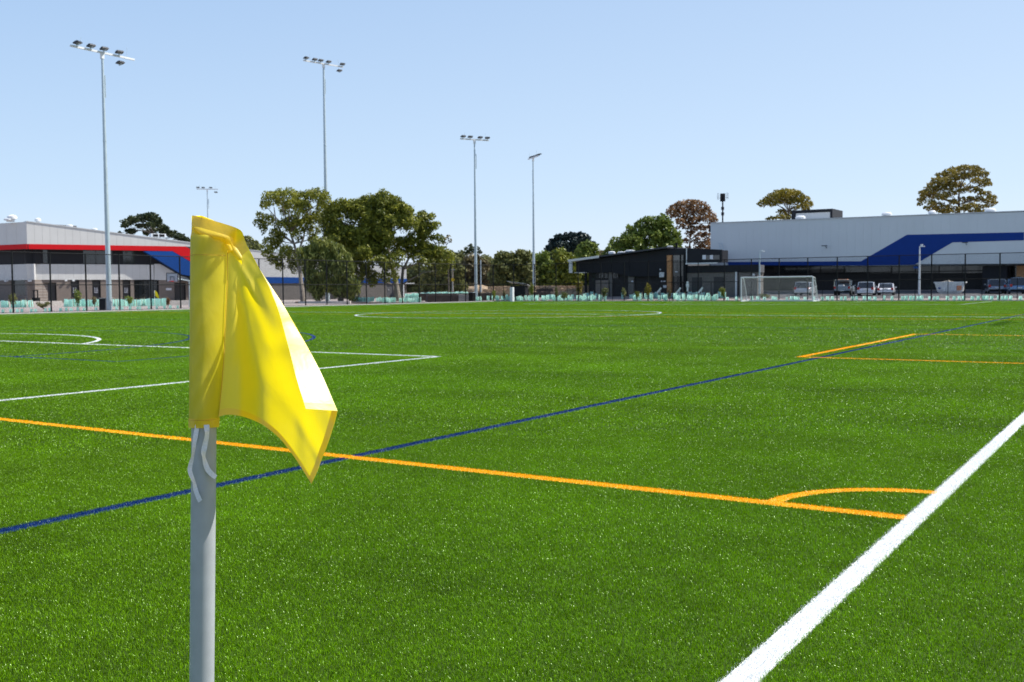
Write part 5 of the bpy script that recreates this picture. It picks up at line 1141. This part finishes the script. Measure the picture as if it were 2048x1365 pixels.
# ---------------------------------------------------------------- corner flag
DF = 2.04
def fl(px, py, dz=0.0):                 # a point of the flag: photo column and row, metres behind the pole plane
    return at(px, py, DF+(py-855)*.0000508+dz)
def corner_flag():
    p_hi, p_lo = fl(407.5, 855), fl(403.8, 1365)
    top = fl(411, 474); dirp = (top-p_lo).normalized()
    base = top+dirp*((0.0-top.z)/dirp.z)
    A = empty('corner_flag', base, 0, label='large yellow corner flag on a white plastic pole in the foreground', cat='corner flag')
    inv = lambda P: Vector(P)-base
    pr = .0243
    pv = mat('white_plastic_pole', (.34, .36, .375), .38, 0, .07, 25)
    n_ = [(0, 0, -.02)]+[tuple(inv(base.lerp(top, t))) for t in (0, .25, .5, .75, 1)][0:]
    b = MB(); b.tube([inv(base.lerp(top, t)) for t in (0, .33, .66, 1)], pr, 48); b.build('pole', pv, A, smooth=True)
    # cloth material: thin yellow nylon, light comes through
    m = bpy.data.materials.new('yellow_nylon'); m.use_nodes = True; n = m.node_tree.nodes; l = m.node_tree.links; bs = n['Principled BSDF']
    bs.inputs['Roughness'].default_value = .44; bs.inputs['Sheen Weight'].default_value = .05; bs.inputs['Specular IOR Level'].default_value = 1.0
    tc_ = n.new('ShaderNodeTexCoord'); wv = n.new('ShaderNodeTexNoise'); wv.inputs['Scale'].default_value = 420; wv.inputs['Detail'].default_value = 1; l.new(tc_.outputs['Object'], wv.inputs['Vector'])
    wr = n.new('ShaderNodeTexNoise'); wr.inputs['Scale'].default_value = 14; wr.inputs['Detail'].default_value = 4; wr.inputs['Distortion'].default_value = .6; l.new(tc_.outputs['Object'], wr.inputs['Vector'])
    b1 = n.new('ShaderNodeBump'); b1.inputs['Strength'].default_value = .12; b1.inputs['Distance'].default_value = .0006; l.new(wv.outputs[0], b1.inputs['Height'])
    b2 = n.new('ShaderNodeBump'); b2.inputs['Strength'].default_value = .35; b2.inputs['Distance'].default_value = .006; l.new(wr.outputs[0], b2.inputs['Height']); l.new(b1.outputs[0], b2.inputs['Normal'])
    l.new(b2.outputs[0], bs.inputs['Normal'])
    bs.inputs['Base Color'].default_value = (.86, .70, .04, 1)
    tr = n.new('ShaderNodeBsdfTranslucent'); tr.inputs[0].default_value = (.98, .775, .002, 1); l.new(b2.outputs[0], tr.inputs['Normal'])
    ms = n.new('ShaderNodeMixShader'); ms.inputs[0].default_value = .52; l.new(bs.outputs[0], ms.inputs[1]); l.new(tr.outputs[0], ms.inputs[2]); l.new(ms.outputs[0], n['Material Output'].inputs[0])
    cloth = m
    hemm = m.copy(); hemm.name = 'yellow_nylon_doubled_hem'
    for q in hemm.node_tree.nodes:
        if q.type == 'MIX_SHADER': q.inputs[0].default_value = .25
        if q.type == 'BSDF_PRINCIPLED': q.inputs['Base Color'].default_value = (.84, .60, .008, 1)
    def sheet(name, grid, mt, parent=A, thick=.0006):
        nr, nc = len(grid), len(grid[0]); v = [tuple(inv(p)) for row in grid for p in row]
        f = [(i*nc+j, i*nc+j+1, (i+1)*nc+j+1, (i+1)*nc+j) for i in range(nr-1) for j in range(nc-1)]
        me = bpy.data.meshes.new(name); me.from_pydata(v, [], f); me.materials.append(mt); me.polygons.foreach_set('use_smooth', [True]*len(f)); me.update()
        o = new_obj(name, me, parent); return o
    def curve(pts, n):
        P = [np.array(p, float) for p in pts]; k = len(P); L = [0]
        for i in range(1, k): L.append(L[-1]+np.linalg.norm(P[i][:2]-P[i-1][:2]))
        out = []
        ext = [2*P[0]-P[1]]+P+[2*P[-1]-P[-2]]
        for q in np.linspace(0, L[-1], n):
            i = min(k-2, max(0, int(np.searchsorted(L, q, side='right'))-1)); t = (q-L[i])/(L[i+1]-L[i]+1e-9)
            a, b_, c, d = ext[i], ext[i+1], ext[i+2], ext[i+3]
            out.append(.5*((2*b_)+(-a+c)*t+(2*a-5*b_+4*c-d)*t*t+(-a+3*b_-3*c+d)*t**3))
        return out
    def bd(px):                                          # the cloth first trails away, then swings back towards the lens
        t = (px-525)/16.0; sp_ = 16.0*math.log1p(math.exp(min(30, t)))
        return .00050*(px-450)-.00136*sp_
    # --- sleeve: wraps the pole, pinched to the seam on its right; above the pole it flattens
    rows = []
    ys = np.linspace(432, 853, 90)
    for y in ys:
        k = sstep(0, 1, (476-y)/16)                          # 0 round the pole, 1 flattened above it
        axis = top+(fl(400, y)-fl(400, 474)) if y < 474 else base+(top-base)*((fl(405, y).z-base.z)/(top.z-base.z))
        left = np.interp(y, [432, 445, 462, 480, 853], [383.5, 383.5, 383, 382.3, 379])
        seam = np.interp(y, [432, 460, 495, 560, 700, 800, 853], [440, 452, 456, 455, 449, 441, 437])
        if y < 480: seam = np.interp(y, [432, 440, 455, 470, 480], [404, 425, 452, 457, 457])
        ax = np.interp(y, [474, 855], [411, 407.5])
        row = []; N = 56
        for j in range(N+1):
            a = 2*math.pi*j/N                            # a = 0 at the seam, going round the front first
            cx, cz = math.cos(a), -math.sin(a)           # px right, depth (front negative)
            rr_ = 28.2
            px = ax+rr_*cx; dz = rr_*.001*cz
            if cx > .2: 
                t = (cx-.2)/.8; px = ax+rr_*.2+(seam-ax-rr_*.2)*t**1.05; dz *= (1-t)**.3 if t < 1 else 0
            if cx < 0: px = ax+(ax-left)*cx
            # loose wrinkles at the front left
            dz -= (.0016+.0012*math.sin(y*.035+a*3.1)+.0006*math.sin(y*.11-a*5))*max(0, math.sin(a))**2*(1-k)
            fx = (left+seam)/2+(seam-left)/2*cx; fdz = .007*cz+.006*math.sin((fx-left)/(seam-left+1e-6)*5)*k
            row.append((fl(ax, y, 0)+rt*((px-ax)*DF/FPX)+fw*dz)*(1-k)+fl(fx, y, fdz)*k)
        rows.append(row)
    slm = m.copy(); slm.name = 'yellow_nylon_sleeve'
    for q in slm.node_tree.nodes:
        if q.type == 'MIX_SHADER': q.inputs[0].default_value = .58
        if q.type == 'BSDF_PRINCIPLED': q.inputs['Base Color'].default_value = (.90, .79, .03, 1)
        if q.type == 'BSDF_TRANSLUCENT': q.inputs[0].default_value = (.98, .84, .002, 1)
    sheet('sleeve', rows, slm); rows_sleeve = rows
    # stitched cuff at the foot of the sleeve and a seam across its upper part
    def band(name, y0, y1, grow, mt=hemm):
        rws = []
        for y in (y0, (y0+y1)/2, y1):
            ax = np.interp(y, [474, 855], [411, 407.5]); seam = np.interp(y, [560, 700, 800, 853], [455, 449, 441, 437.5]); left = np.interp(y, [480, 853], [382.3, 379])
            row = []
            for j in range(57):
                a = 2*math.pi*j/56; cx, cz = math.cos(a), -math.sin(a); px = ax+28.2*cx; dz = 28.2*.001*cz
                if cx > .2: t = (cx-.2)/.8; px = ax+5.5+(seam-ax-5.5)*t**1.05; dz *= (1-t)**.3 if t < 1 else 0
                if cx < 0: px = ax+(ax-left)*cx
                row.append(fl(ax, y, 0)+rt*((px+grow*cx-ax)*DF/FPX)+fw*(dz+grow*.001*cz))
            rws.append(row)
        sheet(name, rws, mt)
    band('sleeve_hem', 836, 854.5, .9)
    # --- main cloth
    NS, NT = 70, 70
    topc = curve([(455, 470, 0.0), (476, 472, -.004), (490, 484, .0), (520, 540, .004), (560, 600, .006), (600, 667, .0), (640, 742, -.006), (675, 822, -.004)], NS)
    botc = curve([(437.5, 834, 0.0), (455, 830, -.003), (478, 832, -.002), (502, 839, .004), (530, 853, .010), (562, 880, .008), (594, 922, .0), (623, 968, -.012)], NS)
    lefc = curve([(455, 470, 0), (456, 520, 0), (452, 620, 0), (448, 720, 0), (437.5, 834, 0)], NT)
    rigc = curve([(675, 822, -.004), (668, 850, .004), (655, 890, -.002), (643, 920, .006), (636, 940, -.004), (623, 968, -.012)], NT)
    kp = np.array([457, 486])
    def fold(px, py):
        ang = math.degrees(math.atan2(px-kp[0], py-kp[1])); d = math.hypot(px-kp[0], py-kp[1]); 
        g = min(1, d/120)
        z = .011*math.exp(-((ang-13)/6.5)**2)*g-.005*math.exp(-((ang-4.5)/4.5)**2)*g-.006*math.exp(-((ang-27)/5)**2)*g*(1-.4*min(1, d/500))
        z += .003*math.exp(-((ang-21)/3.6)**2)*g
        z += .0012*math.sin(d*.030+ang*.35)*min(1, d/200)
        # crumple under the top and near the folded edge
        z -= .006*math.exp(-(((px-505)/26)**2+((py-560)/36)**2)); z += .006*math.exp(-(((px-560)/30)**2+((py-690)/22)**2)); z -= .005*math.exp(-(((px-585)/24)**2+((py-650)/20)**2))
        z += .006*math.exp(-(((px-612)/14)**2+((py-890)/60)**2))-.004*math.exp(-(((px-590)/12)**2+((py-860)/60)**2))
        return z
    grid = []
    for i in range(NT):
        v_ = i/(NT-1); row = []
        for j in range(NS):
            u_ = j/(NS-1)
            c = (1-v_)*topc[j]+v_*botc[j]+(1-u_)*lefc[i]+u_*rigc[i]-((1-u_)*(1-v_)*topc[0]+u_*(1-v_)*topc[-1]+(1-u_)*v_*botc[0]+u_*v_*botc[-1])
            px, py, dz = c
            ed = min(1, u_*6)
            base_dz = bd(px)              # the cloth trails slightly away from the lens
            row.append(fl(px, py, dz+base_dz+fold(px, py)*ed))
        grid.append(row)
    G_ = grid
    sheet('cloth', grid, cloth)
    # edge hems: strips lying just in front of the cloth
    def edge_strip(name, idx, depth_cells, off=-.0014):
        rws = []
        for k in range(3):
            f_ = k/2*depth_cells; rw = []
            for (i, j, di, dj) in idx:
                a = i+di*f_; b_ = j+dj*f_; i0, j0 = int(min(NT-2, max(0, math.floor(a)))), int(min(NS-2, max(0, math.floor(b_)))); s_, t_ = a-i0, b_-j0
                P = (G_[i0][j0]*(1-s_)+G_[i0+1][j0]*s_)*(1-t_)+(G_[i0][j0+1]*(1-s_)+G_[i0+1][j0+1]*s_)*t_
                rw.append(P+fw*off)
            rws.append(rw)
        sheet(name, rws, hemm)
    edge_strip('lower_hem', [(NT-1, j, -1, 0) for j in range(NS)], 2.6)
    edge_strip('fly_hem', [(i, NS-1, 0, -1) for i in range(NT)], 3.2)
    # folded-over strip along the upper edge, turned up to the sun
    outer = curve([(500, 505, 0), (520, 540, 0), (560, 600, 0), (600, 667, 0), (640, 742, 0), (675, 822, 0)], 40)
    inner = curve([(503, 508, 0), (524, 548, 0), (553, 610, 0), (576, 690, 0), (594, 760, 0), (612, 818, 0)], 40)
    rows = []
    for k in range(9):
        t = k/8; rw = []
        for i in range(40):
            o_, n2 = outer[i], inner[i]; px = o_[0]*(1-t)+n2[0]*t; py = o_[1]*(1-t)+n2[1]*t; 
            wdt = abs(o_[0]-n2[0])
            z_o = bd(o_[0])+np.interp(i/39, np.linspace(0, 1, NS), [c[2] for c in topc])+fold(o_[0], o_[1])
            dz = z_o-.0015-t*wdt*.00068-.0006*math.sin(t*3.14)+.0005*math.sin(i*.6+t*2)*t
            rw.append(fl(px, py, dz))
        rows.append(rw)
    dbl = m.copy(); dbl.name = 'yellow_nylon_doubled'
    for q in dbl.node_tree.nodes:
        if q.type == 'MIX_SHADER': q.inputs[0].default_value = .22
    st_ = sheet('folded_edge', rows, dbl)
    rows = [[rows[a][39]+(rows[a][38]-rows[a][39])*s_+fw*-.0012 for a in range(9)] for s_ in (0, .8, 1.6)]
    sheet('folded_edge_hem', rows, cloth)
    # top flap over the pole end, with its doubled hem
    tl = curve([(385, 431, -.004), (410, 437, -.012), (445, 447, -.014), (472, 456, -.010), (484, 464, -.002), (489, 478, .006), (497, 500, .006)], 46)
    ml = curve([(383, 450, -.006), (402, 456, -.018), (430, 464, -.020), (456, 472, -.014), (466, 477, -.004), (470, 490, .002), (484, 512, .004)], 46)
    bl = curve([(386, 456, -.010), (402, 470, -.024), (424, 478, -.022), (446, 482, -.014), (456, 492, -.006), (466, 510, .000), (484, 530, .004)], 46)
    rows = [[fl(*(tl[i]*(1-t)+ml[i]*t)) for i in range(46)] for t in np.linspace(0, 1, 5)]
    sheet('top_hem', rows, hemm)
    rows = [[fl(*(ml[i]*(1-t)+bl[i]*t-np.array([0, 0, .004*math.sin(t*3.14)]))) for i in range(46)] for t in np.linspace(0, 1, 7)]
    sheet('top_flap', rows, cloth)
    back = [[fl(*(np.array(tl[i])*(1-t)+np.array([tl[i][0]-2, 500, .012])*t)) for i in range(30)] for t in np.linspace(0, 1, 6)]
    sheet('top_back', back, cloth)
    # rolled tack at the seam
    b = MB(); b.tube([inv(fl(452, 490, -.010)), inv(fl(458, 493, -.014)), inv(fl(461, 499, -.012)), inv(fl(457, 505, -.006))], [.002, .0042, .0042, .002], 10); b.build('seam_tack', cloth, A, smooth=True)
    # stitching lines
    sm_ = mat('orange_thread', (.62, .36, .02), .7)
    def stitch(pts, r_=.0006):
        MB().tube([inv(fl(*p_)) for p_ in pts], r_, 4, False).build('stitching', sm_, A)
    sp = [(p_[0]-.5, p_[1], -.0045) for p_ in curve([(456, 505, 0), (455, 560, 0), (451, 640, 0), (448, 720, 0), (443, 780, 0), (438.5, 834, 0)], 30)]
    stitch(sp)
    for yy in (512, 838):
        rw_ = rows_sleeve[int(np.argmin(np.abs(ys-yy)))]
        MB().tube([inv(q_+fw*-.0011) for q_ in rw_[3:27]], .0006, 4, False).build('stitching', sm_, A)
    # white cotton ties
    tm = mat('white_cotton_tape', (.66, .66, .70), .9, 0, .1, 300, .15)
    def ribbon(name, pts, w_):
        c = curve([p_[:3] for p_ in pts], 40); tw = np.interp(np.linspace(0, 1, 40), np.linspace(0, 1, len(pts)), [p_[3] for p_ in pts]); rws = [[], [], []]
        for i, p_ in enumerate(c):
            t_ = np.array(c[min(39, i+1)])-np.array(c[max(0, i-1)]); n3 = np.array([t_[1], -t_[0]]); n3 = n3/(np.linalg.norm(n3)+1e-9)
            for k, s_ in enumerate((-1, 0, 1)):
                h_ = w_/2*math.cos(tw[i])*s_; rws[k].append(fl(p_[0]+n3[0]*h_, p_[1]+n3[1]*h_, p_[2]+w_/2*.001*math.sin(tw[i])*s_))
        sheet(name, rws, tm)
        return c
    ribbon('tie', [(395, 850, -.027, .3), (389, 885, -.031, .1), (386, 910, -.033, .6), (380, 935, -.035, 1.0), (381, 947, -.036, .5), (388, 965, -.034, .3), (391, 980, -.033, .9), (398, 998, -.034, -.2), (401, 1003, -.034, -.1)], 9.5)
    ribbon('tie', [(413, 850, -.029, -.2), (414, 870, -.031, .7), (410, 890, -.032, .5), (407, 908, -.032, .1), (411, 928, -.031, 1.0), (416, 940, -.030, .4), (425, 950, -.028, .2), (432, 955, -.027, .6)], 11)
corner_flag()

# far corner flag on the halfway line
p = on_ground(310, 622); A = empty('corner_flag', (p.x, p.y, 0), 0, label='small distant yellow flag on a thin pole at the far touchline', cat='corner flag')
yc = mat('yellow_cloth', (.8, .62, .02), .6, 0, .1, 5, trans=.4)
MB().tube([(0, 0, 0), (0, 0, 1.62)], .022, 8).build('pole', M['white'], A)
v = []; 
for i, (z0, z1) in enumerate(((1.62, 1.22), (1.6, 1.18), (1.5, 1.08), (1.38, 1.0), (1.2, .93))):
    for z_ in (z0, z1): q_ = r0*(.085*i)+Vector((-.5, .8, 0))*(.03*math.sin(i*1.7)); v.append((q_.x, q_.y, z_))
MB().add(v, [(2*i, 2*i+2, 2*i+3, 2*i+1) for i in range(4)]).build('cloth', yc, A, smooth=True)
